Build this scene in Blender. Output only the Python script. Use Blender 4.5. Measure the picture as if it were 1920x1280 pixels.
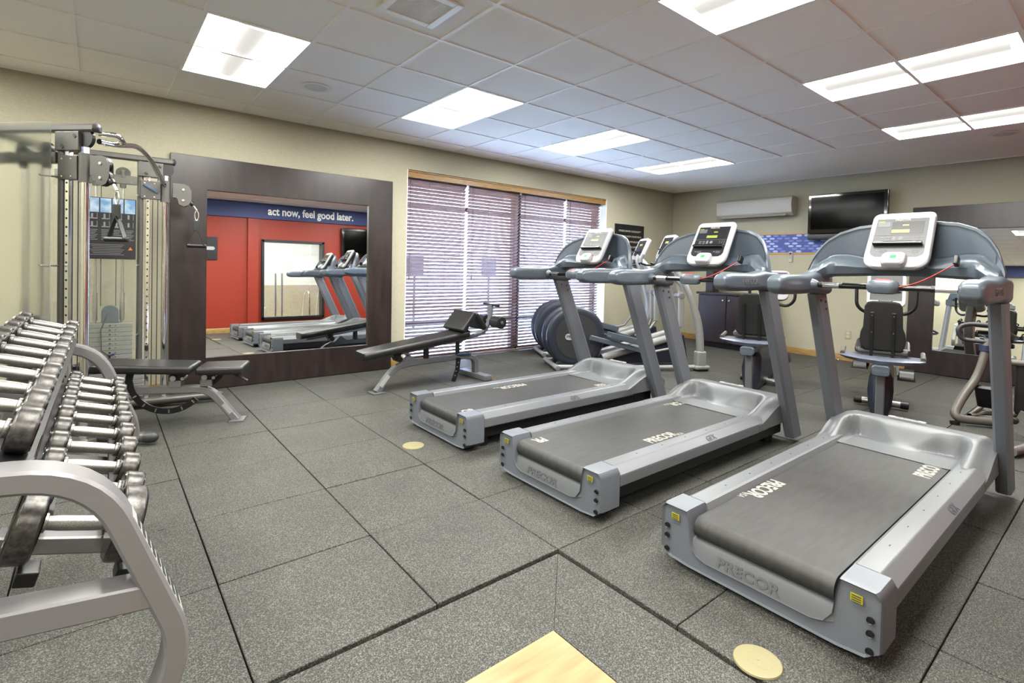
import bpy, bmesh, math, random
from mathutils import Vector, Matrix
random.seed(7)
PI = math.pi
for o in list(bpy.data.objects):
    bpy.data.objects.remove(o, do_unlink=True)
SC = bpy.context.scene
COL = SC.collection
V = Vector
def rad(d): return d * PI / 180

# ---------------------------------------------------------------- camera
CAMZ = 1.2532
F_PX, CX, CY = 965.08, 981.535, 519.484
YAW, PITCH, ROLL = 0.6907, -0.0219, 0.0254
cam_d = bpy.data.cameras.new('camera')
cam_o = bpy.data.objects.new('camera', cam_d)
COL.objects.link(cam_o)
_f = V((math.sin(YAW)*math.cos(PITCH), math.cos(YAW)*math.cos(PITCH), math.sin(PITCH)))
_r = V((math.cos(YAW), -math.sin(YAW), 0)); _u = _r.cross(_f)
_r2 = math.cos(ROLL)*_r + math.sin(ROLL)*_u
_u2 = math.cos(ROLL)*_u - math.sin(ROLL)*_r
cam_o.matrix_world = Matrix(((_r2.x, _u2.x, -_f.x, 0), (_r2.y, _u2.y, -_f.y, 0), (_r2.z, _u2.z, -_f.z, CAMZ), (0, 0, 0, 1)))
cam_d.sensor_fit = 'HORIZONTAL'; cam_d.sensor_width = 36.0
cam_d.lens = 36.0 * F_PX / 1920
cam_d.shift_x = (960 - CX) / 1920
cam_d.shift_y = (CY - 640) / 1920
cam_d.clip_start = 0.02; cam_d.clip_end = 200
SC.camera = cam_o

# ---------------------------------------------------------------- light and exposure
SC.view_settings.view_transform = 'Standard'
SC.view_settings.look = 'None'
SC.view_settings.gamma = 1.0
SC.view_settings.use_curve_mapping = False
SC.view_settings.exposure = 0.95
LAMP = 36.0          # radiance of the ceiling luminaires
SKY = 26.0
world = bpy.data.worlds.new('sky'); SC.world = world; world.use_nodes = True
_bg = world.node_tree.nodes['Background']
_bg.inputs[0].default_value = (0.50, 0.62, 1.0, 1); _bg.inputs[1].default_value = SKY
try:
    SC.cycles.max_bounces = 10; SC.cycles.diffuse_bounces = 8; SC.cycles.glossy_bounces = 6
    SC.cycles.transparent_max_bounces = 16; SC.cycles.sample_clamp_indirect = 6.0
    SC.cycles.use_denoising = True; SC.cycles.caustics_reflective = False; SC.cycles.caustics_refractive = False
except Exception:
    pass

# ---------------------------------------------------------------- materials
def sr(r, g, b):
    f = lambda c: (c/12.92 if c <= .04045 else ((c+.055)/1.055)**2.4)
    return (f(r/255), f(g/255), f(b/255), 1)
def mat(name, col, rough=.5, metal=0.0, emit=None, est=0.0, spec=.5, coat=0.0, alpha=1.0, trans=0.0, ior=1.45):
    m = bpy.data.materials.new(name); m.use_nodes = True
    b = m.node_tree.nodes['Principled BSDF']
    b.inputs['Base Color'].default_value = col; b.inputs['Roughness'].default_value = rough
    b.inputs['Metallic'].default_value = metal; b.inputs['Specular IOR Level'].default_value = spec
    b.inputs['Coat Weight'].default_value = coat; b.inputs['Alpha'].default_value = alpha
    b.inputs['Transmission Weight'].default_value = trans; b.inputs['IOR'].default_value = ior
    if emit: b.inputs['Emission Color'].default_value = emit; b.inputs['Emission Strength'].default_value = est
    return m
def nodes(m): return m.node_tree.nodes, m.node_tree.links, m.node_tree.nodes['Principled BSDF']
def noise_col(m, c1, c2, scale, detail=4, lo=.35, hi=.65, stretch=(1, 1, 1), bump=0, bdist=.002, obj=True):
    n, l, b = nodes(m)
    tc = n.new('ShaderNodeTexCoord'); mp = n.new('ShaderNodeMapping'); mp.inputs['Scale'].default_value = stretch
    l.new(tc.outputs['Object'], mp.inputs[0])
    t = n.new('ShaderNodeTexNoise'); t.inputs['Scale'].default_value = scale; t.inputs['Detail'].default_value = detail
    l.new(mp.outputs[0], t.inputs['Vector'])
    r = n.new('ShaderNodeValToRGB'); r.color_ramp.elements[0].position = lo; r.color_ramp.elements[1].position = hi
    r.color_ramp.elements[0].color = c1; r.color_ramp.elements[1].color = c2
    l.new(t.outputs['Fac'], r.inputs[0]); l.new(r.outputs[0], b.inputs['Base Color'])
    if bump:
        bp = n.new('ShaderNodeBump'); bp.inputs['Strength'].default_value = bump; bp.inputs['Distance'].default_value = bdist
        l.new(t.outputs['Fac'], bp.inputs['Height']); l.new(bp.outputs[0], b.inputs['Normal'])
    return m
M = {}
M['wall'] = noise_col(mat('cream wallcovering', sr(205, 200, 174), .75), sr(197, 192, 166), sr(212, 207, 181), 60, 3, stretch=(1, 1, 6), bump=.15)
M['red'] = noise_col(mat('red orange paint', sr(186, 52, 14), .55), sr(180, 50, 12), sr(193, 56, 16), 30, 3, stretch=(6, 6, 1))
M['blue'] = mat('blue paint', sr(72, 84, 140), .6)
M['ceil'] = noise_col(mat('ceiling tile', sr(216, 210, 206), .9), sr(240, 238, 235), sr(252, 251, 249), 260, 2, .3, .62, bump=.25)
M['tbar'] = mat('painted ceiling grid', sr(244, 243, 243), .5)
M['white_trim'] = mat('white painted metal', sr(232, 232, 228), .4)
M['lightwood'] = noise_col(mat('light wood', sr(196, 158, 92), .35), sr(172, 130, 66), sr(214, 178, 112), 8, 5, stretch=(1, 1, 14), bump=.05)
M['valance'] = noise_col(mat('oak valance', sr(196, 150, 86), .4), sr(176, 130, 70), sr(212, 166, 100), 12, 5, stretch=(1, 8, 14))
M['slat'] = noise_col(mat('stained slat', sr(122, 100, 92), .34), sr(110, 88, 80), sr(132, 110, 101), 10, 4, stretch=(.6, 8, 8))
M['cordm'] = mat('blind cord', sr(120, 84, 62), .8)
M['darkwood'] = noise_col(mat('espresso wood', sr(50, 38, 37), .33), sr(38, 29, 29), sr(58, 45, 43), 14, 5, stretch=(1, 1, .25), bump=.04)
M['mirror'] = mat('mirror glass', (.93, .95, .94, 1), .004, 1.0)
M['bronze'] = mat('dark bronze frame', sr(58, 40, 36), .4, .3)
M['rubber_gap'] = mat('dark subfloor', sr(22, 22, 20), .9)
M['black'] = mat('black plastic', sr(24, 24, 25), .4)
M['blackgloss'] = mat('gloss black', sr(9, 9, 10), .09, coat=.3)
M['screen'] = mat('screen black', (.0012, .0012, .0013, 1), .12, spec=.1)
M['vinyl'] = noise_col(mat('black vinyl', sr(40, 40, 42), .38), sr(36, 36, 37), sr(45, 45, 46), 300, 2, bump=.12, bdist=.001)
M['silver'] = mat('silver powder coat', sr(160, 158, 160), .34, .25)
M['tread'] = noise_col(mat('treadmill silver', sr(140, 144, 148), .38, .15), sr(135, 139, 143), sr(145, 149, 153), 500, 1)
M['treadlite'] = mat('treadmill light silver', sr(130, 134, 137), .42, .1)
M['post'] = noise_col(mat('treadmill upright grey', sr(138, 144, 153), .4, .12), sr(134, 140, 149), sr(142, 148, 157), 600, 1)
M['slate'] = mat('slate plastic', sr(112, 124, 136), .34, .1)
M['slatedark'] = mat('dark slate plastic', sr(108, 119, 131), .3, .1)
M['darkgrey'] = mat('dark grey plastic', sr(62, 64, 68), .45)
M['blueblack'] = mat('blue black plastic', sr(56, 62, 76), .4, .15)
M['belt'] = noise_col(mat('running belt', sr(66, 66, 65), .55), sr(60, 60, 59), sr(72, 72, 71), 24, 6, stretch=(.4, 2, 1))
M['letter'] = mat('pale print', sr(206, 204, 192), .6)
M['emboss'] = mat('embossed grey', sr(122, 125, 128), .45, .15)
M['embossdark'] = mat('tone on tone print', sr(112, 114, 124), .5)
M['chrome'] = mat('chrome', (.74, .74, .75, 1), .1, 1.0)
M['steel'] = noise_col(mat('brushed steel', sr(190, 188, 184), .28, 1.0), sr(178, 176, 172), sr(204, 202, 198), 200, 2, stretch=(1, 1, 1))
M['knurl'] = noise_col(mat('knurled steel', sr(200, 198, 192), .38, .9), sr(160, 158, 154), sr(226, 224, 220), 900, 1, bump=.3, bdist=.0006)
M['headside'] = noise_col(mat('dark brushed dumbbell steel', sr(104, 101, 98), .36, .75), sr(84, 82, 80), sr(118, 115, 112), 90, 2)
M['headface'] = mat('black dumbbell face', sr(14, 14, 15), .18, coat=.3)
M['shellwhite'] = mat('console white', sr(226, 226, 230), .35)
M['faceglare'] = mat('console face', sr(92, 94, 97), .45)  # grey lifted above the dark face to stand for glare on the consoles
M['facedark'] = mat('console face dark', sr(52, 54, 62), .25)
M['lcd'] = mat('lcd green', sr(120, 130, 62), .4, emit=sr(120, 130, 50), est=.25)
M['led'] = mat('green led', sr(30, 140, 60), .5, emit=sr(50, 235, 100), est=.45)
M['redplastic'] = mat('red plastic', sr(226, 52, 34), .4)
M['yellow'] = mat('yellow sticker', sr(196, 190, 46), .5)
M['beige'] = mat('beige cover plate', sr(172, 164, 118), .5)
M['wood'] = None
M['acwhite'] = mat('air conditioner white', sr(226, 222, 208), .4)
M['plate'] = mat('weight plate', sr(176, 176, 172), .45, .2)
M['clearpanel'] = None
M['bluemetal'] = mat('blue anodised', sr(84, 112, 150), .35, .4)
M['paper'] = mat('paper label', sr(214, 214, 210), .6)
M['picblue'] = noise_col(mat('pale blue picture', sr(150, 190, 220), .5), sr(110, 160, 205), sr(206, 226, 240), 14, 2)
M['poster'] = mat('poster black', sr(30, 30, 34), .4)
M['postergrey'] = mat('poster grey text', sr(150, 150, 152), .6)
M['ivory'] = mat('ivory plastic', sr(212, 204, 176), .45)
M['lamp'] = mat('luminaire diffuser', (.9, .9, .88, 1), .5, emit=(1, .985, .925, 1), est=LAMP)
M['lamplens'] = mat('luminaire lens', (.05, .05, .05, 1), .5, emit=(1, .965, .9, 1), est=.38)
M['orange'] = mat('orange plastic', sr(214, 130, 40), .5)
M['grass'] = noise_col(mat('lawn grass', sr(110, 130, 80), .9), sr(92, 112, 70), sr(132, 146, 100), 6, 6)
M['asphalt'] = mat('pale concrete', sr(196, 196, 200), .9)
M['pooltile'] = noise_col(mat('pool wall tile', sr(190, 180, 160), .4), sr(178, 168, 148), sr(200, 190, 172), 40, 2)
M['poolwhite'] = mat('pool room white', sr(232, 234, 230), .8)
M['seatlight'] = mat('grey handle grip', sr(120, 116, 108), .45)
M['ellwhite'] = mat('elliptical light grey', sr(176, 177, 174), .4, .15)
M['gunmetal'] = mat('gunmetal powder coat', sr(112, 110, 106), .36, .25)
M['slogan'] = mat('white slogan print', sr(236, 234, 226), .6)

def rubber():
    m = mat('speckled rubber', sr(80, 80, 75), .62, spec=.35)
    n, l, b = nodes(m)
    tc = n.new('ShaderNodeTexCoord')
    v = n.new('ShaderNodeTexNoise'); v.inputs['Scale'].default_value = 230; v.inputs['Detail'].default_value = 2
    v.inputs['Distortion'].default_value = 1.2
    l.new(tc.outputs['Object'], v.inputs['Vector'])
    r = n.new('ShaderNodeValToRGB'); e = r.color_ramp.elements
    e[0].position = .0; e[0].color = sr(58, 58, 54)
    e[1].position = .515; e[1].color = sr(76, 76, 71)
    k = r.color_ramp.elements.new(.585); k.color = sr(170, 170, 160)
    l.new(v.outputs['Fac'], r.inputs[0])
    g = n.new('ShaderNodeTexNoise'); g.inputs['Scale'].default_value = 3.2; g.inputs['Detail'].default_value = 3
    l.new(tc.outputs['Object'], g.inputs['Vector'])
    mr = n.new('ShaderNodeMapRange'); mr.inputs[1].default_value = .3; mr.inputs[2].default_value = .7; mr.inputs[3].default_value = .86; mr.inputs[4].default_value = 1.1
    l.new(g.outputs['Fac'], mr.inputs[0])
    mx = n.new('ShaderNodeMix'); mx.data_type = 'RGBA'; mx.blend_type = 'MULTIPLY'; mx.inputs[0].default_value = 1
    l.new(r.outputs[0], mx.inputs[6]); l.new(mr.outputs[0], mx.inputs[7]); l.new(mx.outputs[2], b.inputs['Base Color'])
    bp = n.new('ShaderNodeBump'); bp.inputs['Strength'].default_value = .2; bp.inputs['Distance'].default_value = .002
    l.new(v.outputs['Fac'], bp.inputs['Height']); l.new(bp.outputs[0], b.inputs['Normal'])
    return m
M['rubber'] = rubber()
def woodfloor():
    m = mat('maple floor', sr(214, 180, 104), .35)
    n, l, b = nodes(m)
    tc = n.new('ShaderNodeTexCoord'); mp = n.new('ShaderNodeMapping'); mp.inputs['Scale'].default_value = (1.2, 9, 1)
    l.new(tc.outputs['Object'], mp.inputs[0])
    t = n.new('ShaderNodeTexNoise'); t.inputs['Scale'].default_value = 3; t.inputs['Detail'].default_value = 6
    l.new(mp.outputs[0], t.inputs['Vector'])
    r = n.new('ShaderNodeValToRGB'); r.color_ramp.elements[0].position = .3; r.color_ramp.elements[1].position = .7
    r.color_ramp.elements[0].color = sr(166, 134, 76); r.color_ramp.elements[1].color = sr(196, 172, 112)
    l.new(t.outputs['Fac'], r.inputs[0]); l.new(r.outputs[0], b.inputs['Base Color'])
    return m
M['wood'] = woodfloor()
def clear(name, tint, glossy=.08, diffuse=0.0):
    m = bpy.data.materials.new(name); m.use_nodes = True
    n, l = m.node_tree.nodes, m.node_tree.links
    n.remove(n['Principled BSDF']); out = n['Material Output']
    t = n.new('ShaderNodeBsdfTransparent'); t.inputs[0].default_value = tint
    g = n.new('ShaderNodeBsdfGlossy'); g.inputs['Roughness'].default_value = .03
    mx = n.new('ShaderNodeMixShader'); mx.inputs[0].default_value = glossy
    l.new(t.outputs[0], mx.inputs[1]); l.new(g.outputs[0], mx.inputs[2])
    last = mx
    if diffuse:
        d = n.new('ShaderNodeBsdfDiffuse'); d.inputs[0].default_value = (.75, .78, .72, 1)
        tl = n.new('ShaderNodeBsdfTranslucent'); tl.inputs[0].default_value = (.75, .78, .72, 1)
        a = n.new('ShaderNodeMixShader'); a.inputs[0].default_value = .5
        l.new(d.outputs[0], a.inputs[1]); l.new(tl.outputs[0], a.inputs[2])
        m2 = n.new('ShaderNodeMixShader'); m2.inputs[0].default_value = diffuse
        l.new(mx.outputs[0], m2.inputs[1]); l.new(a.outputs[0], m2.inputs[2]); last = m2
    l.new(last.outputs[0], out.inputs[0])
    return m
M['clearpanel'] = clear('clear acrylic', (.97, .98, .96, 1), .05, .04)
M['windowglass'] = clear('window glass', (.93, .96, .95, 1), .06)
M['frost'] = mat('frosted acrylic', (.9, .92, .87, 1), .42, trans=1.0, ior=1.08, spec=.3)

# overall reflectance of the furnishings, one factor for each family
def scale_reflectance(keys, k):
    for key in keys:
        nt = M[key].node_tree
        for nd in nt.nodes:
            if nd.type == 'BSDF_PRINCIPLED' and not nd.inputs['Base Color'].is_linked:
                c = nd.inputs['Base Color'].default_value; nd.inputs['Base Color'].default_value = (c[0]*k, c[1]*k, c[2]*k, 1)
            if nd.type == 'VALTORGB':
                for e in nd.color_ramp.elements: e.color = (e.color[0]*k, e.color[1]*k, e.color[2]*k, 1)
KEEP = {'slogan', 'ceil', 'tbar', 'rubber', 'mirror', 'chrome', 'lamp', 'lamplens', 'clearpanel', 'windowglass', 'frost', 'wall', 'lcd', 'led', 'white_trim', 'slat', 'red', 'grass', 'asphalt', 'pooltile', 'poolwhite', 'steel', 'knurl'}
scale_reflectance([k for k in M if k not in KEEP], .46)
scale_reflectance(['wall'], .53); scale_reflectance(['knurl'], .5); scale_reflectance(['rubber'], .275); scale_reflectance(['red'], .42)

# ---------------------------------------------------------------- mesh tools
class MB:
    def __init__(s, org=(0, 0, 0)):
        s.bm = bmesh.new(); s.org = V(org); s.X = Matrix.Identity(4); s.mi = 0
    def _new(s, verts, faces):
        vs = [s.bm.verts.new(s.X @ V(v)) for v in verts]
        for f in faces:
            try:
                fc = s.bm.faces.new([vs[i] for i in f]); fc.material_index = s.mi
            except ValueError:
                pass
        return s
    def box(s, c, d, R=None, b=0.0, seg=2):
        t = bmesh.new(); bmesh.ops.create_cube(t, size=1.0)
        bmesh.ops.scale(t, vec=V(d), verts=t.verts)
        if b > 0:
            bmesh.ops.bevel(t, geom=list(t.edges), offset=min(b, min(d)*.49), segments=seg, profile=.5, affect='EDGES', clamp_overlap=True)
        m = Matrix.Translation(V(c)) @ (R.to_4x4() if R is not None else Matrix.Identity(4))
        return s._merge(t, m)
    def _merge(s, t, m):
        t.verts.ensure_lookup_table()
        for i, v in enumerate(t.verts): v.index = i
        s._new([m @ v.co for v in t.verts], [[v.index for v in f.verts] for f in t.faces]); t.free()
        return s
    def prism(s, poly, axis, a, c, b=0.0, seg=2):
        """polygon in the plane normal to axis ('x','y','z'), from a to c"""
        def P(u, w, t):
            return {'x': (t, u, w), 'y': (u, t, w), 'z': (u, w, t)}[axis]
        n = len(poly); t = bmesh.new()
        vs = [t.verts.new(P(u, w, a)) for u, w in poly] + [t.verts.new(P(u, w, c)) for u, w in poly]
        t.faces.new(vs[:n][::-1]); t.faces.new(vs[n:])
        for i in range(n):
            j = (i+1) % n; t.faces.new((vs[i], vs[j], vs[n+j], vs[n+i]))
        bmesh.ops.recalc_face_normals(t, faces=t.faces)
        if b > 0:
            es = [e for e in t.edges if e.is_manifold and e.calc_face_angle(0) > .6]
            bmesh.ops.bevel(t, geom=es, offset=b, segments=seg, profile=.5, affect='EDGES', clamp_overlap=True)
        return s._merge(t, Matrix.Identity(4))
    def rings(s, rs, closed=True, caps=True):
        """list of rings of equal length, joined"""
        n = len(rs[0]); verts = [p for r in rs for p in r]; fs = []
        for k in range(len(rs)-1):
            for i in range(n if closed else n-1):
                j = (i+1) % n; fs.append((k*n+i, k*n+j, (k+1)*n+j, (k+1)*n+i))
        if caps and closed:
            fs.append(tuple(range(n))[::-1]); fs.append(tuple((len(rs)-1)*n+i for i in range(n)))
        return s._new(verts, fs)
    def tube(s, pts, r, seg=12, caps=True):
        pts = [V(p) for p in pts]; n = len(pts)
        rad_ = r if isinstance(r, (list, tuple)) else [r]*n
        T = []
        for i in range(n):
            a = pts[max(i-1, 0)]; c = pts[min(i+1, n-1)]; T.append((c-a).normalized())
        ref = V((0, 0, 1)) if abs(T[0].z) < .9 else V((1, 0, 0))
        N = T[0].cross(ref).normalized(); rs = []
        for i in range(n):
            N = (N - T[i]*N.dot(T[i])).normalized(); B = T[i].cross(N)
            rs.append([pts[i] + (N*math.cos(2*PI*k/seg) + B*math.sin(2*PI*k/seg))*rad_[i] for k in range(seg)])
        return s.rings(rs, True, caps)
    def cyl(s, a, b, r, seg=20, r2=None):
        return s.tube([a, b], [r, r if r2 is None else r2], seg)
    def lathe(s, prof, a, axis, seg=24):
        """profile [(t,r)] along axis from point a"""
        a = V(a); ax = V(axis).normalized(); ref = V((0, 0, 1)) if abs(ax.z) < .9 else V((1, 0, 0))
        N = ax.cross(ref).normalized(); B = ax.cross(N)
        rs = [[a + ax*t + (N*math.cos(2*PI*k/seg) + B*math.sin(2*PI*k/seg))*max(r, 1e-5) for k in range(seg)] for t, r in prof]
        return s.rings(rs, True, True)
    def sweep(s, pts, side, w, h, ch=.0, caps=True, ws=None):
        """rectangular bar: w across the fixed side vector, h in the plane of the path"""
        pts = [V(p) for p in pts]; sd = V(side).normalized(); n = len(pts); rs = []
        for i in range(n):
            a = pts[max(i-1, 0)]; c = pts[min(i+1, n-1)]; t = (c-a).normalized(); u = sd.cross(t).normalized()
            k = 1.0
            if 0 < i < n-1:
                d1 = (pts[i]-pts[i-1]).normalized(); d2 = (pts[i+1]-pts[i]).normalized()
                k = 1/max(.4, math.sqrt(max(.01, (1+d1.dot(d2))/2)))
            f = ws[i] if ws else 1
            W, H = w/2*f, h/2*k*f
            q = [(-W, -H+ch), (-W, H-ch), (-W+ch, H), (W-ch, H), (W, H-ch), (W, -H+ch), (W-ch, -H), (-W+ch, -H)] if ch else [(-W, -H), (-W, H), (W, H), (W, -H)]
            rs.append([pts[i] + sd*x + u*y for x, y in q])
        return s.rings(rs, True, caps)
    def quad(s, a, b, c, d): return s._new([a, b, c, d], [(0, 1, 2, 3)])
    def build(s, name, m, parent=None, sharp=38, **tags):
        bm = s.bm
        bmesh.ops.recalc_face_normals(bm, faces=bm.faces)
        me = bpy.data.meshes.new(name)
        for v in bm.verts: v.co = v.co - s.org
        bm.to_mesh(me); bm.free()
        for x in (m if isinstance(m, (list, tuple)) else [m]): me.materials.append(M[x] if isinstance(x, str) else x)
        for p in me.polygons: p.use_smooth = True
        try: me.set_sharp_from_angle(angle=rad(sharp))
        except Exception: pass
        o = bpy.data.objects.new(name, me); COL.objects.link(o)
        wn = o.modifiers.new('normals', 'WEIGHTED_NORMAL'); wn.keep_sharp = True
        if parent is not None: o.parent = parent
        for k, x in tags.items(): o[k] = x
        return o
def fillet(pts, r, n=6):
    pts = [V(p) for p in pts]; out = [pts[0]]
    for i in range(1, len(pts)-1):
        a, b, c = pts[i-1], pts[i], pts[i+1]
        rr = min(r, (a-b).length*.48, (c-b).length*.48)
        p0 = b + (a-b).normalized()*rr; p1 = b + (c-b).normalized()*rr
        for k in range(n+1):
            t = k/n; out.append(p0*(1-t)**2 + b*2*t*(1-t) + p1*t*t)
    out.append(pts[-1]); return out
def rrect(w, h, r, n=6, cx=0, cy=0):
    out = []
    for sx, sy, a0 in ((1, 1, 0), (-1, 1, 90), (-1, -1, 180), (1, -1, 270)):
        for k in range(n+1):
            a = rad(a0 + 90*k/n); out.append((cx+sx*(w/2-r)+r*math.cos(a), cy+sy*(h/2-r)+r*math.sin(a)))
    return out
def frame(o, x, y):
    """matrix with local x,y axes in world, z = x cross y"""
    x = V(x).normalized(); y = V(y); y = (y - x*y.dot(x)).normalized(); z = x.cross(y); o = V(o)
    return Matrix(((x.x, y.x, z.x, o.x), (x.y, y.y, z.y, o.y), (x.z, y.z, z.z, o.z), (0, 0, 0, 1)))
def thing(name, label, cat, loc=(0, 0, 0), rz=0.0, group=None):
    o = bpy.data.objects.new(name, None); COL.objects.link(o); o.empty_display_size = .1
    o.location = loc; o.rotation_euler = (0, 0, rz); o['label'] = label; o['category'] = cat; o['kind'] = 'thing'
    if group: o['group'] = group
    return o
def tag(o, label, cat, group=None):
    o['label'] = label; o['category'] = cat; o['kind'] = 'thing'
    if group: o['group'] = group
    return o
def struct(o, label=None, cat=None):
    o['kind'] = 'structure'
    if label: o['label'] = label
    if cat: o['category'] = cat
    return o
def dup(root, loc, rz=None, label=None):
    r = root.copy(); COL.objects.link(r); r.location = loc
    if rz is not None: r.rotation_euler = (0, 0, rz)
    if label: r['label'] = label
    for ch in list(root.children):
        c = ch.copy(); COL.objects.link(c); c.parent = r
        for g in list(ch.children):
            d = g.copy(); COL.objects.link(d); d.parent = c
    return r
_tc = {}
def text(name, s, size, m, parent, Mx, ext=.0006, align='CENTER', bold=.0, sx=1.0, shear=0):
    key = (s, round(size, 4), round(bold, 4), align, ext, shear)
    if key not in _tc:
        cu = bpy.data.curves.new('t', 'FONT'); cu.body = s; cu.size = size; cu.align_x = align; cu.align_y = 'CENTER'
        cu.extrude = ext; cu.offset = bold; cu.resolution_u = 3; cu.shear = shear
        ob = bpy.data.objects.new('t', cu); COL.objects.link(ob)
        dg = bpy.context.evaluated_depsgraph_get(); dg.update()
        _tc[key] = bpy.data.meshes.new_from_object(ob.evaluated_get(dg))
        bpy.data.objects.remove(ob, do_unlink=True)
    me = _tc[key].copy(); me.name = name
    me.transform(Mx @ Matrix.Diagonal((sx, 1, 1, 1)))
    me.materials.clear(); me.materials.append(M[m])
    o = bpy.data.objects.new(name, me); COL.objects.link(o)
    if parent is not None: o.parent = parent
    return o
# ---------------------------------------------------------------- room shell
CH = 2.698
XW, XE, YS, YN = -3.3, 8.38, -.55, 5.74
XR, YS2 = 1.0871, -2.6        # entry recess beside the red wall
S_ = .6096
WX0, WX1, WZ1 = 2.88, 6.5, 2.39        # north window opening (to the floor)
SX0, SX1, SZ0, SZ1 = 2.66, 3.95, .24, 1.93   # south window
m = MB()
m.box(((XW+WX0)/2, YN+.14, CH/2), (WX0-XW, .28, CH)); m.box(((WX1+XE)/2, YN+.14, CH/2), (XE-WX1, .28, CH))
m.box(((WX0+WX1)/2, YN+.14, (WZ1+CH)/2), (WX1-WX0, .28, CH-WZ1))
struct(m.build('wall_north', 'wall'))
m = MB(); m.box((XE+.1, (YS+YN)/2, CH/2), (.2, YN-YS+.4, CH)); struct(m.build('wall_east', 'wall'))
m = MB(); m.box((XW-.1, (YS2+YN)/2, CH/2), (.2, YN-YS2+.4, CH)); struct(m.build('wall_west', 'wall'))
m = MB(); m.box(((XW+XR)/2, YS2-.08, CH/2), (XR-XW, .16, CH)); struct(m.build('wall_entry_south', 'wall'))
m = MB(); m.box((XR+.08, (YS2+YS-.16)/2, CH/2), (.16, YS-.16-YS2, CH)); struct(m.build('wall_entry_east', 'wall'))
m = MB()
m.box(((XR+SX0)/2, YS-.08, CH/2), (SX0-XR, .16, CH)); m.box(((SX1+XE)/2, YS-.08, CH/2), (XE-SX1, .16, CH))
m.box(((SX0+SX1)/2, YS-.08, SZ0/2), (SX1-SX0, .16, SZ0)); m.box(((SX0+SX1)/2, YS-.08, (SZ1+CH)/2), (SX1-SX0, .16, CH-SZ1))
struct(m.build('wall_south', 'red'))
m = MB(); m.box((2.49, YS+.035, 1.18), (.2, .07, 2.36)); struct(m.build('trim_south_pilaster', 'red'))
# blue header bands
m = MB(); m.box(((XR+XE)/2, YS+.02, (2.37+CH)/2), (XE-XR, .05, CH-2.37), b=.004); hb = struct(m.build('trim_south_header', 'blue'))
m = MB(); m.box((XW+.02, (YS+YN)/2, (2.37+CH)/2), (.05, YN-YS, CH-2.37), b=.004); struct(m.build('trim_west_header', 'blue'))
# slogan, laid out reversed on the wall so that it reads in the mirror
text('slogan_lettering', 'act now, feel good later.', .235, 'slogan', hb, frame((3.7, YS+.047, 2.535), (1, 0, 0), (0, 0, 1)), ext=.002, bold=.006, sx=.80)
# baseboards
def base(name, a, b, nrm):
    a = V(a); b = V(b); d = (b-a).normalized(); n = V(nrm); m = MB()
    prof = [(0, 0), (.018, 0), (.018, .05), (.013, .062), (.013, .085), (.006, .1), (0, .1)]
    m.rings([[a + n*p + V((0, 0, q)) for p, q in prof], [b + n*p + V((0, 0, q)) for p, q in prof]])
    return struct(m.build(name, 'lightwood'))
base('baseboard_north_left', (XW, YN, 0), (WX0, YN, 0), (0, -1, 0)); base('baseboard_north_right', (WX1, YN, 0), (XE, YN, 0), (0, -1, 0))
base('baseboard_east', (XE, YS, 0), (XE, YN, 0), (-1, 0, 0)); base('baseboard_south', (XR, YS, 0), (XE, YS, 0), (0, 1, 0))
base('baseboard_west', (XW, YS2, 0), (XW, YN, 0), (1, 0, 0)); base('baseboard_entry', (XW, YS2, 0), (XR, YS2, 0), (0, 1, 0))

# ceiling: tiles cut round the luminaires, with the exposed grid below
CXs = [-.1321 + S_*i for i in range(-5, 12)]; CYs = [5.3918 + S_*j for j in range(-13, 1)]
LIGHTS = [(1, -3), (4, -3), (7, -3), (10, -3), (1, -8), (4, -8), (7, -8), (10, -8), (-2, -3), (-2, -8), (-5, -3), (-5, -8), (1, -12), (-2, -12)]  # far left and entry pairs are unseen, added for more light in the room
def covered(x, y):
    for i, j in LIGHTS:
        if -.1321+S_*i < x < -.1321+S_*(i+1) and 5.3918+S_*j < y < 5.3918+S_*(j+2): return True
    return False
ex = [XW] + [x for x in CXs if XW+.05 < x < XE] + [XE]; ey = [YS2] + [y for y in CYs if y > YS2+.02] + [YN]
m = MB()
for a in range(len(ex)-1):
    for c in range(len(ey)-1):
        if ey[c+1] < YS-.05 and ex[a] > XR-.01: continue
        if not covered((ex[a]+ex[a+1])/2, (ey[c]+ey[c+1])/2):
            m.box(((ex[a]+ex[a+1])/2, (ey[c]+ey[c+1])/2, CH+.012), (ex[a+1]-ex[a], ey[c+1]-ey[c], .02))
struct(m.build('ceiling', 'ceil'))
m = MB()
for x in ex[1:-1]:
    ya = YS2 if x < XR-.01 else YS
    m.box((x, (ya+YN)/2, CH-.001), (.024, YN-ya, .006))
for y in ey[1:-1]:
    xb = ex[-2] if y > YS else XR
    m.box(((XW+xb)/2, y, CH-.002), (xb-XW, .024, .006))
m.box(((XW+XE)/2, YN-.011, CH-.001), (XE-XW, .022, .005)); m.box((XE-.011, (YS+YN)/2, CH-.001), (.022, YN-YS, .005))
struct(m.build('trim_ceiling_grid', 'tbar'))
m = MB(); m.box(((XW+XE)/2, (YS2+YN)/2, CH+.3), (XE-XW+.4, YN-YS2+.5, .04)); struct(m.build('ceiling_deck', 'black'))
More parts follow.
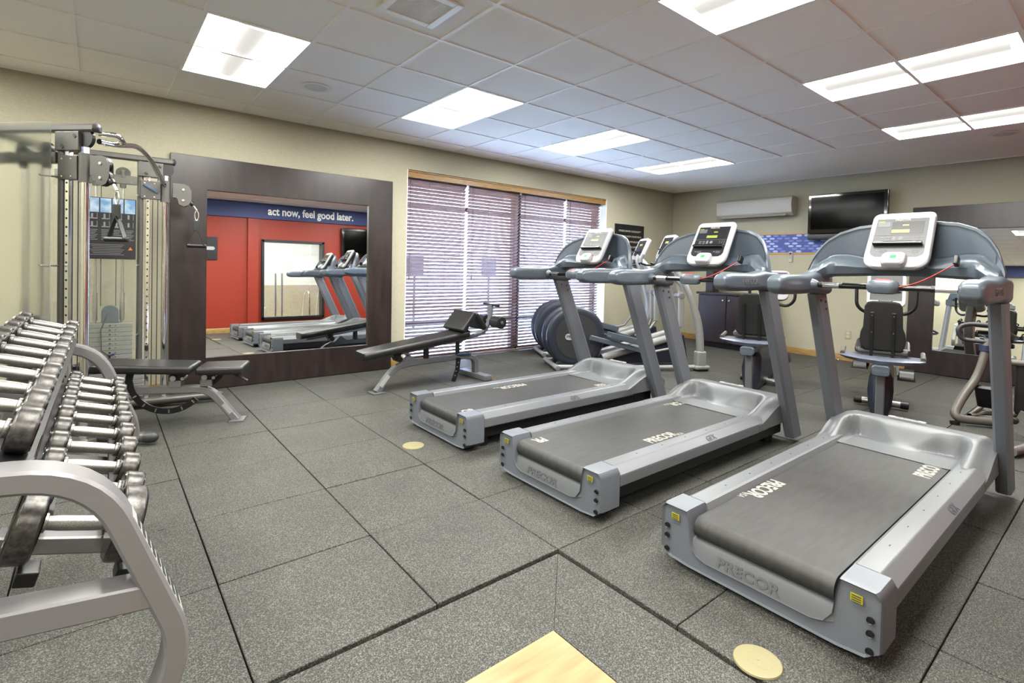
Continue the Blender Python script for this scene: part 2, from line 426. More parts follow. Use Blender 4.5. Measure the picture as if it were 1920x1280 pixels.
LL = {(1, -3): 'bright recessed ceiling light over the cable machine', (4, -3): 'recessed ceiling light above the left half of the blinds', (7, -3): 'recessed ceiling light above the right half of the blinds',
      (10, -3): 'smallest looking ceiling light, near the far corner of the room', (1, -8): 'recessed ceiling light directly over the dumbbell rack end', (4, -8): 'recessed ceiling light cut off by the top of the picture',
      (7, -8): 'long bright ceiling light above the second and third treadmill', (10, -8): 'long ceiling light nearest the wall television', (-2, -3): 'recessed ceiling light behind the cable machine, outside the picture', (-2, -8): 'recessed ceiling light behind the dumbbell rack, outside the picture', (-5, -3): 'added ceiling light at the far left end of the room, north side, outside the picture', (-5, -8): 'added ceiling light at the far left end of the room, south side, outside the picture', (1, -12): 'added unseen ceiling light over the entry recess behind the viewer, near the red wall', (-2, -12): 'added unseen ceiling light over the entry recess behind the viewer, away from the red wall'}
def luminaire(i, j):
    x0 = -.1321+S_*i; y0 = 5.3918+S_*j; cx, cy = x0+S_/2, y0+S_
    t = thing('ceiling_light', LL[(i, j)], 'ceiling light', (cx, cy, CH), 0, 'recessed ceiling lights')
    W, L = S_/2-.016, S_-.016
    m = MB()
    m.box((-W-.004, 0, .056), (.008, 2*L+.016, .11)); m.box((W+.004, 0, .056), (.008, 2*L+.016, .11))
    m.box((0, -L-.004, .056), (2*W, .008, .11)); m.box((0, L+.004, .056), (2*W, .008, .11)); m.box((0, 0, .115), (2*W+.016, 2*L+.016, .006))
    m.build('housing', 'white_trim', t)
    m = MB()   # two curved reflector wings and sloped ends
    for s in (-1, 1):
        prof = [(s*(W - (W-.07)*k/8), .003 + .05*math.sin(k/8*PI/2)) for k in range(9)]
        m.rings([[(x, -L+.06, z) for x, z in prof], [(x, L-.06, z) for x, z in prof]], closed=False, caps=False)
        m.rings([[(x, s*(L-.06), z) for x, z in prof], [(x, s*L, .004) for x, z in prof]], closed=False, caps=False)
        m.rings([[(-x, s*(L-.06), z) for x, z in prof], [(-x, s*L, .004) for x, z in prof]], closed=False, caps=False)
    m.quad((-.075, -L, .004), (.075, -L, .004), (.075, -L+.06, .053), (-.075, -L+.06, .053))
    m.quad((-.075, L, .004), (.075, L, .004), (.075, L-.06, .053), (-.075, L-.06, .053))
    m.build('reflector', 'lamp', t)
    m = MB()
    rs = []
    for y, k in ((-L+.05, .75), (-L+.06, 1), (L-.06, 1), (L-.05, .75)):
        rs.append([(.105*math.cos(PI*q/12)*k, y, .054 - .05*math.sin(PI*q/12)*k) for q in range(13)])
    m.rings(rs, closed=False, caps=False); m.build('lens', 'lamplens', t)
    return t
for ij in LIGHTS: luminaire(*ij)
def speaker(x, y, label):
    t = thing('ceiling_speaker', label, 'speaker', (x, y, CH), 0, 'round ceiling speakers')
    m = MB(); m.lathe([(0, .085), (.006, .115), (.003, .12), (0, .122)], (0, 0, -.006), (0, 0, 1), 36); m.build('rim', 'white_trim', t)
    m = MB(); m.lathe([(0, .002), (0, .088), (.006, .09)], (0, 0, -.008), (0, 0, 1), 36); m.build('grille', mat('speaker grille', sr(206, 203, 198), .6), t)
speaker(1.39, 4.46, 'round white ceiling speaker between the two left ceiling lights')
speaker(6.97, .95, 'round ceiling speaker beyond the long ceiling light on the right')
t = thing('ceiling_vent', 'white exhaust vent grille in the ceiling at the top edge', 'vent', (1.385, 2.65, CH))
m = MB(); D = .18
for s in (-1, 1):
    m.box((s*(D-.022), 0, -.008), (.044, 2*D, .014), b=.004); m.box((0, s*(D-.022), -.008), (2*D-.088, .044, .014), b=.004)
m.build('frame', 'white_trim', t)
m = MB()
for k in range(24): m.box((0, -.13+.26*k/23, -.006), (.27, .004, .008))
for k in (-1, 0, 1): m.box((k*.07, 0, -.005), (.004, .27, .008))
m.build('louvre', 'white_trim', t)
m = MB(); m.box((0, 0, -.002), (.28, .28, .003)); m.build('backing', mat('vent dark', sr(176, 172, 168), .8), t)

# floor: rubber tiles with open seams over a dark subfloor, bevel strips down to the maple
FX = lambda p: -.2486 + S_*p
FY = lambda q: 2.8419 + S_*q
m = MB(); rnd = random.Random(3)
for p in range(-6, 16):
    for q in range(-9, 6):
        x0, x1, y0, y1 = FX(p), FX(p+1), FY(q), FY(q+1)
        x0, x1, y0, y1 = max(x0, XW), min(x1, XE), max(y0, YS2 if p < 1 else YS), min(y1, 6.02)
        if x1-x0 < .02 or y1-y0 < .02: continue
        if p in (1, 2) and q < -2: continue
        if y0 > YN-.02 and not (x0 > WX0-.3 and x1 < WX1+.3): continue
        if y1 > YN+.02 and not (x0 > WX0-.3 and x1 < WX1+.3): y1 = YN
        dz = rnd.uniform(-.0015, .0015); g = .0045 + rnd.uniform(-.001, .002)
        m.box(((x0+x1)/2, (y0+y1)/2, -.012+dz), (x1-x0-g, y1-y0-.0035, .024), b=.004, seg=2)
struct(m.build('floor', 'rubber', sharp=60))
m = MB()
m.box(((XW+XE)/2, (YS2+6.05)/2, -.05), (XE-XW, 6.05-YS2, .03)); struct(m.build('subfloor', 'rubber_gap'))
TX, TY = FX(3), FY(-2)
m = MB()
ax, ay = TX-.016, TY-.016; wx, wy = 1.247, 1.29
def wedge(a, b, c, d):   # a,b high edge; c,d low edge
    h, l = -.006, -.027
    m._new([(a[0], a[1], h), (b[0], b[1], h), (c[0], c[1], l), (d[0], d[1], l), (a[0], a[1], -.036), (b[0], b[1], -.036), (c[0], c[1], -.036), (d[0], d[1], -.036)],
           [(0, 1, 2, 3), (4, 5, 6, 7), (0, 1, 5, 4), (1, 2, 6, 5), (2, 3, 7, 6), (3, 0, 4, 7)])
wedge((FX(1)+.01, ay), (ax-.0012, ay), (wx-.0012, wy), (FX(1)+.01, wy)); wedge((ax, ay-.0012), (ax, YS), (wx, YS), (wx, wy-.0012))
struct(m.build('floor_ramp', 'rubber', sharp=20))
m = MB(); m.box(((FX(1)+wx)/2, (YS+wy)/2, -.032), (wx-FX(1)-.01, wy-YS-.004, .012)); m.box(((FX(1)+XR)/2, (YS2+YS)/2, -.032), (XR-FX(1)-.01, YS-YS2, .012)); struct(m.build('floor_wood', 'wood'))
for x, y, lab in ((1.64, .755, 'round beige floor cover plate behind the nearest treadmill'), (1.672, 3.162, 'round beige floor cover plate behind the treadmill by the window')):
    t = thing('floor_outlet_cover', lab, 'cover plate', (x, y, 0), 0, 'floor cover plates')
    m = MB(); m.lathe([(0, .074), (.005, .072), (.007, .064), (.0075, .001)], (0, 0, .001), (0, 0, 1), 40); m.build('disc', 'beige', t)
    m = MB(); o_ = rrect(.05, .09, .024, 6); m.rings([[(a*.97, b*.985, .0086) for a, b in o_], [(a*1.02, b*1.015, .0088) for a, b in o_]], caps=False); m.build('flap_seam', mat('beige shade', sr(150, 132, 86), .6), t)
    m = MB(); m.cyl((0, 0, .008), (0, 0, .0095), .003, 10); m.build('screw', 'steel', t)

# ---------------------------------------------------------------- window, blinds, outside
m = MB(); YG = 6.0
for x in (WX0+.03, 4.78, WX1-.03):
    m.box((x, YG, WZ1/2), (.14 if x == 4.78 else .05, .08, WZ1))
for z in (.03, .47, 2.0, WZ1-.03): m.box(((WX0+WX1)/2, YG, z), (WX1-WX0, .08, .06))
win = struct(m.build('window_1', 'bronze'))
m = MB(); m.box(((WX0+WX1)/2, YG, WZ1/2), (WX1-WX0-.02, .006, WZ1-.02)); m.build('window_pane', 'windowglass', win)
m = MB(); m.box((WX1-.004, (YN+YG)/2+.01, WZ1/2), (.008, YG-YN+.02, WZ1)); m.box((WX0+.004, (YN+YG)/2+.01, WZ1/2), (.008, YG-YN+.02, WZ1))
struct(m.build('trim_window_reveal', 'white_trim'))
t = MB().box(((WX0+WX1)/2, YN+.03, 2.345), (WX1-WX0-.02, .02, .082), b=.004).box(((WX0+WX1)/2, YN+.022, 2.376), (WX1-WX0-.02, .03, .016), b=.004).build('blind_valance', 'valance')
tag(t, 'light oak valance board across the top of the blinds', 'valance')
BX = [2.905, 3.835, 4.755, 5.685, 6.502]
BL = ['leftmost of the four brown wooden slat blinds in the window', 'second of the four brown slat blinds, between the first two bright gaps', 'third of the four brown slat blinds, right of the wide window mullion', 'narrow rightmost brown slat blind, partly behind the treadmills']
YB = 5.885
for k in range(4):
    x0, x1 = BX[k]+.018, BX[k+1]-.018
    t = thing('window_blind', BL[k], 'window blind', ((x0+x1)/2, YB, 0), 0, 'wooden blinds in the window')
    w = x1-x0; m = MB(); n = 50; z0, z1 = .06, 2.27; tl = rad(41); sw = .054
    for i in range(n):
        z = z0 + (z1-z0)*i/(n-1); dy, dz = sw/2*math.cos(tl), sw/2*math.sin(tl); h = .0014
        # room-side edge high, outer edge low
        a = [(-dy, dz), (0, .003), (dy, -dz)]
        top = [(y, z+q+h) for y, q in a]; bot = [(y, z+q-h) for y, q in a[::-1]]
        pr_ = top + bot
        m.rings([[(-w/2, y, q) for y, q in pr_], [(w/2, y, q) for y, q in pr_]])
    m.build('slats', 'slat', t)
    m = MB(); m.box((0, 0, 2.31), (w, .055, .045), b=.004); m.build('headrail', 'slat', t)
    m = MB(); m.box((0, 0, .03), (w, .05, .018), b=.004); m.build('bottom_rail', 'slat', t)
    m = MB()
    for fx in (-.4, -.13, .14, .4):
        for s in (-1, 1): m.cyl((fx*w, s*.024, .03), (fx*w, s*.024, 2.3), .0012, 6)
    m.build('ladder_cord', 'cordm', t)
    m = MB(); m.tube([(-w/2+.06, -.034, 2.29), (-w/2+.06, -.036, 1.1)], .003, 8); m.lathe([(0, .002), (.01, .008), (.04, .009), (.05, .002)], (-w/2+.06, -.036, 1.1), (0, 0, -1), 10); m.build('tilt_wand', 'cordm', t)
# outside
m = MB(); m.box((5, 10.0, -.12), (60, 3.2, .04)); struct(m.build('exterior_lawn', 'grass'))
m = MB(); m.box((5, 7.25, -.12), (60, 2.3, .04)); m.box((5, 36.6, -.14), (120, 50, .04)); struct(m.build('exterior_road_and_bounce', 'asphalt'))  # near strip is pale paving, added to keep green bounce off the ceiling
for x, y, lab in ((5.02, 9.6, 'dark signpost outside, seen dimly through the leftmost blind'), (6.9, 9.6, 'dark signpost outside, seen dimly through the second blind')):
    t = thing('sign_post', lab, 'signpost', (x, y, -.1), 0, 'signposts on the lawn')
    m = MB(); m.cyl((0, 0, 0), (0, 0, 1.1), .03, 10); m.build('post', 'black', t)
    m = MB(); m.box((0, 0, 1.3), (.42, .03, .42), b=.01); m.build('sign_board', 'black', t)
t = thing('parked_car', 'blue grey car parked far outside beyond the lawn', 'car', (9.5, 24, -.1))
m = MB(); m.prism([(-2.2, .35), (-2.15, .8), (-1.3, .95), (-.7, 1.45), (.9, 1.45), (1.6, .95), (2.2, .85), (2.25, .35)], 'y', -.85, .85, b=.08); m.build('body', mat('car paint', sr(60, 66, 96), .3, .4), t)
m = MB()
for sx in (-1.4, 1.4):
    for sy in (-.78, .78): m.cyl((sx, sy-.1, .33), (sx, sy+.1, .33), .33, 20)
m.build('wheel', 'black', t)
# pool room behind the south window
m = MB(); m.box((4.2, -4.6, 1.9), (5.6, .1, 1.9)); m.box((1.45, -2.65, 1.9), (.1, 3.8, 1.9)); m.box((7.05, -2.65, 1.9), (.1, 3.8, 1.9)); m.box((4.2, -2.65, 2.85), (5.7, 3.9, .1))
struct(m.build('wall_pool_upper', 'poolwhite'))
m = MB(); m.box((4.2, -4.58, .45), (5.6, .1, 1.0)); m.box((1.46, -2.65, .45), (.1, 3.8, 1.0)); m.box((7.04, -2.65, .45), (.1, 3.8, 1.0)); struct(m.build('wall_pool_tile', 'pooltile'))
m = MB(); m.box((4.2, -2.65, -.05), (5.7, 3.9, .1)); struct(m.build('floor_pool', 'pooltile'))
m = MB(); m.box((3.5, -2.6, 2.785), (2.4, 1.2, .02)); o = m.build('pool_ceiling_light', mat('pool light', (1, 1, 1, 1), .5, emit=(1, 1, .98, 1), est=9)); tag(o, 'bright ceiling light panel in the pool room, seen in the mirror', 'ceiling light')
m = MB()
for s in (-1, 1):
    m.box((SX0+.02 if s < 0 else SX1-.02, YS-.05, (SZ0+SZ1)/2), (.05, .22, SZ1-SZ0))
    m.box(((SX0+SX1)/2, YS-.05, SZ0+.02 if s < 0 else SZ1-.02), (SX1-SX0, .22, .05))
w2 = struct(m.build('window_2', 'black'))
m = MB(); m.box(((SX0+SX1)/2, YS-.08, (SZ0+SZ1)/2), (SX1-SX0, .006, SZ1-SZ0)); m.build('window_pane', 'windowglass', w2)
t = thing('pool_handrail', 'chrome pool handrail in the pool room, seen in the mirror', 'handrail', (4.15, -2.2, 0))
for dx in (0, .35):
    m = MB(); m.tube(fillet([(dx, 0, 0), (dx, 0, .8), (dx, -.45, .8), (dx, -.6, .1)], .2), .02, 10); m.build('rail', 'chrome', t)
t = thing('glass_door_post', 'two tall steel door posts in the pool room, seen in the mirror', 'door post', (3.2, -1.6, 0))
for dx in (0, .14):
    m = MB(); m.box((dx, 0, .62), (.035, .035, 1.24), b=.005); m.build('post', 'steel', t)
t = thing('pool_chair', 'white lounge chair with a blue towel in the pool room, seen in the mirror', 'chair', (2.75, -2.1, 0))
m = MB(); m.box((0, 0, .42), (.6, .5, .05), b=.02); m.build('seat', 'poolwhite', t)
m = MB(); m.box((-.28, 0, .68), (.05, .5, .5), Matrix.Rotation(rad(-20), 3, 'Y'), b=.02); m.build('backrest', 'poolwhite', t)
for sx in (-.26, .26):
    for sy in (-.22, .22): MB().box((sx, sy, .2), (.04, .04, .4)).build('leg', 'poolwhite', t)
o = MB().tube([(2.95, -2.3, .492), (2.95, -1.9, .492)], .045, 14).build('rolled_towel', mat('blue towel', sr(60, 90, 180), .9)); tag(o, 'rolled blue towel on the pool room chair, seen in the mirror', 'towel')

# ---------------------------------------------------------------- wall pieces
def big_mirror(name, label, org, rz, lean, W, H, bx, bz0, bz1):
    t = thing(name, label, 'mirror', org, rz)
    t.rotation_euler = (rad(-lean), 0, rz)     # local: x along the wall, -y into the room, z up
    m = MB(); g = .03
    O_ = [(0, 0), (W, 0), (W, H), (0, H)]; I_ = [(bx, bz0), (W-bx, bz0), (W-bx, H-bz1), (bx, H-bz1)]
    ring = lambda q, y, k=0: [(a + (k if a < W/2 else -k), y, b_ + (k if b_ < H/2 else -k)) for a, b_ in q]
    m.rings([ring(O_, 0), ring(O_, -.042), ring(O_, -.045, .003), ring(I_, -.045, -.003), ring(I_, -.042), ring(I_, 0), ring(O_, 0)], caps=False)
    bmesh.ops.remove_doubles(m.bm, verts=m.bm.verts, dist=1e-6)
    m.build('frame', 'darkwood', t)
    m = MB(); m.box((W/2, -.012, (bz0+H-bz1)/2), (W-2*bx+.02, .012, H-bz0-bz1+.02)); m.build('mirror_glass', 'mirror', t)
    return t
big_mirror('wall_mirror', 'huge square mirror in a wide espresso wood frame beside the window', (.5, YN-.055, .004), 0, 1.2, 2.17, 2.2, .29, .3, .31)
big_mirror('wall_mirror', 'huge dark framed mirror behind the right-hand treadmill and bikes', (XE-.115, 2.0, .004), -PI/2, 2.7, 2.15, 2.15, .27, .3, .3)

t = thing('guidelines_sign', 'black fitness guidelines sign on the wall right of the window', 'sign', (7.1, YN, 1.66))
MB().box((0, -.008, 0), (.78, .014, .70), b=.002).build('board', 'poster', t)
for k, (s, z) in enumerate((('FITNESS CENTER GUIDELINES™', .235), ('FOR YOUR SAFETY PLEASE READ', .145), ('PLEASE WIPE DOWN MACHINES', .055), ('CHILDREN MUST BE SUPERVISED', -.035), ('RETURN WEIGHTS TO THE RACK', -.125))):
    text('lettering', s, .042, 'letter', t, frame((0, -.0155, z), (1, 0, 0), (0, 0, 1)), bold=.0012)

t = thing('air_conditioner', 'white split air conditioner mounted high on the far wall', 'air conditioner', (XE, 4.12, 2.29))
m = MB(); m.prism([(0, -.15), (0, .15), (-.16, .15), (-.2, .125), (-.215, .02), (-.19, -.1), (-.12, -.15)], 'y', -.625, .625, b=.012); m.build('body', 'acwhite', t)
m = MB(); m.box((-.165, 0, -.128), (.075, 1.06, .006), Matrix.Rotation(rad(-36), 3, 'Y')); m.build('air_louvre', mat('ac slot', sr(150, 146, 134), .5), t)
m = MB(); m.box((-.2075, 0, .098), (.012, 1.2, .004)); m.build('panel_seam', mat('ac seam', sr(170, 166, 154), .5), t)
m = MB(); m.box((-.12, 0, -.152), (.12, 1.1, .006)); m.build('outlet_grille', mat('ac grille', sr(96, 92, 84), .5), t)

t = thing('wall_television', 'flat black television on the far wall right of the air conditioner', 'television', (XE-.125, 2.765, 2.13))
m = MB(); m.box((0, 0, 0), (.07, 1.02, .58), b=.012); m.build('bezel', 'blackgloss', t)
m = MB(); m.box((-.0362, 0, .012), (.004, .93, .475)); m.build('screen', 'screen', t)
m = MB(); m.box((.005, 0, -.335), (.07, 1.02, .085), b=.015); m.build('speaker_bar', 'black', t)
m = MB(); m.box((.078, 0, 0), (.085, .4, .3)); m.build('wall_bracket', 'black', t)

t = thing('hexagon_border', 'blue wall border strip printed with pale hexagons under the television', 'wall border', (XE-.002, 3.22, 1.71))
MB().box((-.004, 0, 0), (.008, 2.0, .30)).build('band', mat('border blue', sr(62, 74, 134), .55), t)
m1, m2 = MB(), MB(); rr_ = random.Random(5)
for r in range(7):
    for c in range(17):
        y = -.95 + c*.118 + (.059 if r % 2 else 0); z = .123 - r*.041
        if y > .95: continue
        p = rr_.random()
        if p < .12: continue
        mm = m1 if p > .5 else m2
        h = [(y-.046, z), (y-.026, z+.0155), (y+.026, z+.0155), (y+.046, z), (y+.026, z-.0155), (y-.026, z-.0155)]
        mm.prism(h, 'x', -.0092, -.008)
m1.build('pale_pattern', mat('hexagon pale', sr(150, 165, 205), .55), t); m2.build('blue_pattern', mat('hexagon mid', sr(96, 112, 180), .55), t)
for z, c in ((.148, (150, 150, 90)), (.158, (206, 120, 70)), (-.148, (170, 160, 70)), (-.158, (206, 120, 70))):
    MB().box((-.005, 0, z), (.009, 2.0, .009)).build('border_line', mat('border line %d' % c[1], sr(*c), .6), t)

t = thing('remote_holder', 'small white remote control hanging on the wall below the blue border', 'remote', (XE, 3.565, 1.5))
MB().box((-.012, 0, 0), (.02, .062, .17), b=.008).build('body', 'acwhite', t)
MB().box((-.024, 0, .05), (.004, .036, .03)).build('display', 'darkgrey', t)
m = MB()
for z in (.02, 0, -.02):
    for y in (-.014, .014): m.box((-.023, y, z), (.004, .014, .01))
m.build('buttons', 'postergrey', t)
t = thing('wall_outlet', 'ivory electrical outlet low on the far wall', 'outlet', (XE, 2.727, .375))
MB().box((-.004, 0, 0), (.008, .075, .115), b=.003).build('cover_plate', 'ivory', t)
m = MB()
for z in (-.024, .024): m.box((-.0085, 0, z), (.002, .034, .028), b=.001)
m.build('socket', mat('socket shade', sr(176, 168, 140), .5), t)

t = thing('storage_cabinet', 'low espresso cabinet with two doors under the air conditioner', 'cabinet', (8.03, 4.25, 0))
m = MB(); m.box((0, 0, .475), (.58, 1.0, .77)); m.build('body', 'darkwood', t)
MB().box((.03, 0, .05), (.5, .96, .1)).build('plinth', 'black', t)
MB().box((-.01, 0, .885), (.64, 1.06, .035), b=.006).build('top', 'darkwood', t)
for s in (-1, 1):
    d = MB().box((-.301, s*.25, .475), (.02, .49, .75), b=.003).build('door', 'darkwood', t)
    MB().lathe([(0, .006), (.015, .006), (.018, .014), (.028, .014), (.032, .004)], (-.31, s*.055, .78), (-1, 0, 0), 16).build('knob', 'chrome', d)
t = thing('cabinet_tower', 'slim dark wooden tower standing on the cabinet', 'tower', (8.06, 4.7, .903))
MB().box((0, 0, .2), (.2, .13, .4), b=.004).build('body', 'darkwood', t)

# south wall television and sign, seen in the mirror
t = thing('wall_television', 'black television on the red wall, seen at the edge of the mirror', 'television', (4.85, YS+.1, 1.95))
MB().box((0, 0, 0), (1.05, .07, .66), b=.012).build('bezel', 'blackgloss', t); MB().box((0, .0365, .015), (.95, .004, .54)).build('screen', 'screen', t); MB().box((0, -.06, 0), (.4, .08, .3)).build('wall_bracket', 'black', t)
t = thing('logo_sign', 'black square sign with white hexagon logo on the red wall, seen in the mirror', 'sign', (1.42, YS, 1.71))
MB().box((0, .012, 0), (.85, .024, .46), b=.003).build('board', 'poster', t)
m = MB(); h = [(.2, 0), (.225, .035), (.36, .035), (.385, 0), (.36, -.035), (.225, -.035)]; m.prism(h, 'y', .024, .027); m.build('hexagon_logo', 'paper', t)
m = MB(); m.sweep(fillet([(.0, .026, -.05), (.06, .026, .05), (.1, .026, .05), (.1, .026, -.03), (.16, .026, -.05)], .03), (0, 1, 0), .003, .016); m.build('logo_stroke', 'paper', t)
# ---------------------------------------------------------------- treadmills (local: x rear to console, y to the left, z up)
def ss(a, b, x):
    t = min(1, max(0, (x-a)/(b-a))); return t*t*(3-2*t)
def make_treadmill(loc, label, belt_text, side_text, sticker, face):
    t = thing('treadmill', label, 'treadmill', loc, 0, 'treadmills in a row')
    # black chassis and feet
    m = MB(); m.box((1.08, 0, .12), (1.9, .74, .1), b=.01); m.build('chassis', 'black', t)
    for s in (-1, 1):
        m = MB(); m.cyl((.2, s*.3, 0), (.2, s*.3, .08), .04, 16); m.build('foot', 'black', t)
        m = MB(); m.cyl((1.95, s*.3, 0), (1.95, s*.3, .08), .04, 16); m.build('foot', 'black', t)
    # side rails
    for s in (-1, 1):
        prof = [(.268, .216), (.282, .244), (.292, .25), (.356, .25), (.368, .246), (.408, .214), (.411, .205), (.411, .158), (.4, .148), (.36, .14), (.27, .14)]
        m = MB(); m.rings([[(x, s*y, z) for y, z in prof] for x in (.142, .9, 1.72)])
        r = m.build('side_rail', 'tread', t, sharp=25)
        m = MB()
        for k in range(6): m.box((.38+.23*k, s*.325, .2505), (.012, .004, .0015))
        m.build('rail_slot', 'darkgrey', r)
        if s < 0:
            text('model_lettering', side_text, .05, 'embossdark', r, frame((1.02, -.392, .2295), (1, 0, 0), (0, .78, .62)), ext=.0008, bold=.001)
    # rear end cap with the scooped cut-out
    pl = [(-.412, .06), (-.412, .225), (-.395, .25), (-.287, .25), (-.277, .2), (-.268, .12), (-.24, .08), (-.2, .068), (.2, .068), (.24, .08), (.268, .12), (.277, .2), (.287, .25), (.395, .25), (.412, .225), (.412, .06), (.37, .028), (.28, .02), (-.28, .02), (-.37, .028)]
    m = MB()
    rs = []
    for x, k, dz in ((.012, .97, .004), (0, .985, .001), (.02, 1, 0), (.138, 1, 0)):
        rs.append([(x, y*k if abs(y) > .3 else y, (z+dz if z < .24 else z-dz*2.5)) for y, z in pl])
    m.rings(rs); cap = m.build('rear_cap', 'post', t, sharp=50)
    m = MB()   # lighter scoop under the roller
    for s in (1,):
        pr = [(.0035, .069), (.009, .09), (.016, .115), (.026, .136), (.05, .142)]
        m.rings([[(x, -.272 + (0 if i > 0 else .05), z) for i, (x, z) in enumerate(pr)], [(x, -.2, z) for x, z in pr], [(x, .2, z) for x, z in pr], [(x, .272 - (0 if i > 0 else .05), z) for i, (x, z) in enumerate(pr)]], closed=False, caps=False)
    m.build('scoop', 'treadlite', cap)
    text('brand_lettering', 'PRECOR', .05, 'emboss', cap, frame((.0085, .03, .096), (0, -1, 0), (.25, 0, 1)), ext=.0012, bold=.0015, sx=1.3)
    for s in (-1, 1):
        m = MB(); m.box((-.001, s*.338, .208), (.004, .037, .026), b=.001); st = m.build('warning_sticker', 'yellow', cap)
        m = MB()
        for k in range(3): m.box((-.0035, s*.338, .2155-.0075*k), (.001, .027, .0025))
        m.build('sticker_print', 'darkgrey', st)
        for z in (.155, .112, .055):
            m = MB(); m.lathe([(0, .004), (.001, .009), (-.0015, .0112), (.004, .012)], (-.001, s*.378, z), (1, 0, 0), 16); m.build('bolt_hole', 'black', cap)
    # running belt round the rear roller
    R_ = .043; cx, cz = .062, .224-R_
    prof = [(1.79, .224), (.062, .224)] + [(cx+R_*math.cos(rad(a)), cz+R_*math.sin(rad(a))) for a in range(105, 271, 15)] + [(.5, .17), (1.79, .17)]
    m = MB(); m.rings([[(x, y, z) for x, z in prof] for y in (-.264, .264)]); belt = m.build('running_belt', 'belt', t, sharp=30)
    for (bx, by, d, s_) in belt_text:
        text('belt_lettering', s_, .1, 'letter', belt, frame((bx, by, .2248), (d, 0, 0), (0, d, 0)), ext=.0003, bold=.003, sx=.72)
        if len(s_) > 3: text('belt_lettering', 'USA', .045, 'letter', belt, frame((bx + d*.155, by - d*.028, .2248), (d, 0, 0), (0, d, 0)), ext=.0003, bold=0, sx=.8)
    m = MB()
    for s in (-1, 1): m.box((.93, s*.2685, .2), (1.6, .006, .03))
    m.build('belt_gap', 'black', t)
    # motor hood with the scooped front wall
    NX, NY = 44, 44; x0, x1, W = 1.60, 2.17, .412
    g = []
    for i in range(NX+1):
        x = x0 + (x1-x0)*i/NX; row = []
        for j in range(NY+1):
            v = -1 + 2*j/NY; y = W*(abs(v)**.85)*(1 if v > 0 else -1)
            top = .2515 + .093*ss(1.6, 1.93, x) - .015*ss(1.96, 2.1, x) - .05*ss(2.1, 2.17, x)
            top -= .045*ss(.33, .412, abs(y))
            # distance inside a rounded region
            ax_, by_ = 1.965 - x, .315 - abs(y)
            rr = .16
            if ax_ < rr and by_ < rr: d = rr - math.hypot(rr-ax_, rr-by_)
            else: d = min(ax_, by_)
            wdt = .05 + .15*max(0, min(1, (by_-ax_)/.12))*1.0
            k = ss(0, wdt, d) if d > 0 else 0
            z = top - (top - .2275)*k
            if x < 1.66 and abs(y) < .268: z = min(z, .2285)
            row.append((x, y, z))
        g.append([(x, -W-.002, .165 + .0*x)] + row + [(x, W+.002, .165)])
    m = MB(); m.rings(g, closed=False, caps=False)
    fr = [(x1, p[1], .12) for p in g[-1]]; m.rings([g[-1], fr], closed=False, caps=False)
    hood = m.build('motor_hood', 'treadlite', t, sharp=60)
    m = MB(); o_ = rrect(.2, .034, .0165, 8)
    Mx = frame((2.03, .03, .3475), (0, -1, 0), (1, 0, .0))
    m.X = Mx; m.rings([[(a, b, 0) for a, b in o_], [(a, b, .004) for a, b in o_], [(a*.96, b*.9, .006) for a, b in o_]]); pb = m.build('badge', 'shellwhite', hood)
    text('badge_lettering', 'PRECOR', .026, 'embossdark', pb, Mx @ Matrix.Translation((0, 0, .0062)), bold=.0008, sx=1.25)
    # uprights
    for s in (-1, 1):
        m = MB(); rs = []
        for x, z in ((2.10, .045), (1.86, .58), (1.615, 1.125)):
            hx, hy, c = .083, .034, .022
            q = [(-hx, -hy+c*.6), (-hx, hy-c*.6), (-hx+c, hy), (hx-c, hy), (hx, hy-c*.6), (hx, -hy+c*.6), (hx-c, -hy), (-hx+c, -hy)]
            rs.append([(x+a, s*.427+b, z) for a, b in q])
        m.rings(rs); up = m.build('upright', 'post', t, sharp=20)
        m = MB()
        for (x, z) in ((1.555, 1.085), (1.625, 1.075), (1.64, 1.03)):
            m.lathe([(0, .008), (.004, .008), (.006, .003)], (x+.04, s*.427 - s*.034, z), (0, -s, 0), 10)
        m.build('bolt', 'darkgrey', up)
    # arms
    for s in (-1, 1):
        m = MB(); rs = []
        st = [(1.0, .30, .0, .6), (1.006, .55, 0, .75), (1.03, .82, .0, .9), (1.08, .98, .0, 1), (1.2, 1.0, .0, 1), (1.34, .98, .0, 1), (1.42, 1.02, .01, 1), (1.5, 1.12, .02, 1), (1.62, 1.2, .0, 1), (1.7, 1.1, .0, .95)]
        for x, kz, dz, ky in st:
            hw, hh = .053*ky, .058*kz
            pts = rrect(2*hw, 2*hh, min(hw, hh)*.62, 4)
            rs.append([(x, s*.42 + a, 1.187 + dz*.5 + b) for a, b in pts])
        m.rings(rs); arm = m.build('handrail_arm', 'slate', t, sharp=40)
        if s < 0:
            text('arm_lettering', 'PRECOR', .05, 'treadlite', arm, frame((1.29, s*.42-.0535, 1.187), (1, 0, 0), (0, 0, 1)), ext=.0012, bold=.001, sx=1.1)
            # pulse grip bar
        m = MB(); m.tube([(1.39, s*.375, 1.187), (1.385, s*.2, 1.187), (1.36, s*.055, 1.187)], .0165, 14); gb = m.build('grip_bar', 'blackgloss', t)
        m = MB(); m.tube([(1.389, s*.31, 1.187), (1.386, s*.22, 1.187)], .0178, 14); m.build('pulse_sensor', 'chrome', gb)
        m = MB(); m.lathe([(0, .034), (.015, .03), (.03, .021), (.035, .017)], (1.391, s*.368, 1.187), (0, -s, 0), 18); m.build('grip_collar', 'slate', gb)
        m = MB()
        for y in (.318, .212): m.lathe([(0, .018), (.02, .018)], (1.387, s*y+.01, 1.187), (0, -1, 0), 14)
        m.build('grip_ring', 'black', gb)
    # stop box
    m = MB(); rs = []
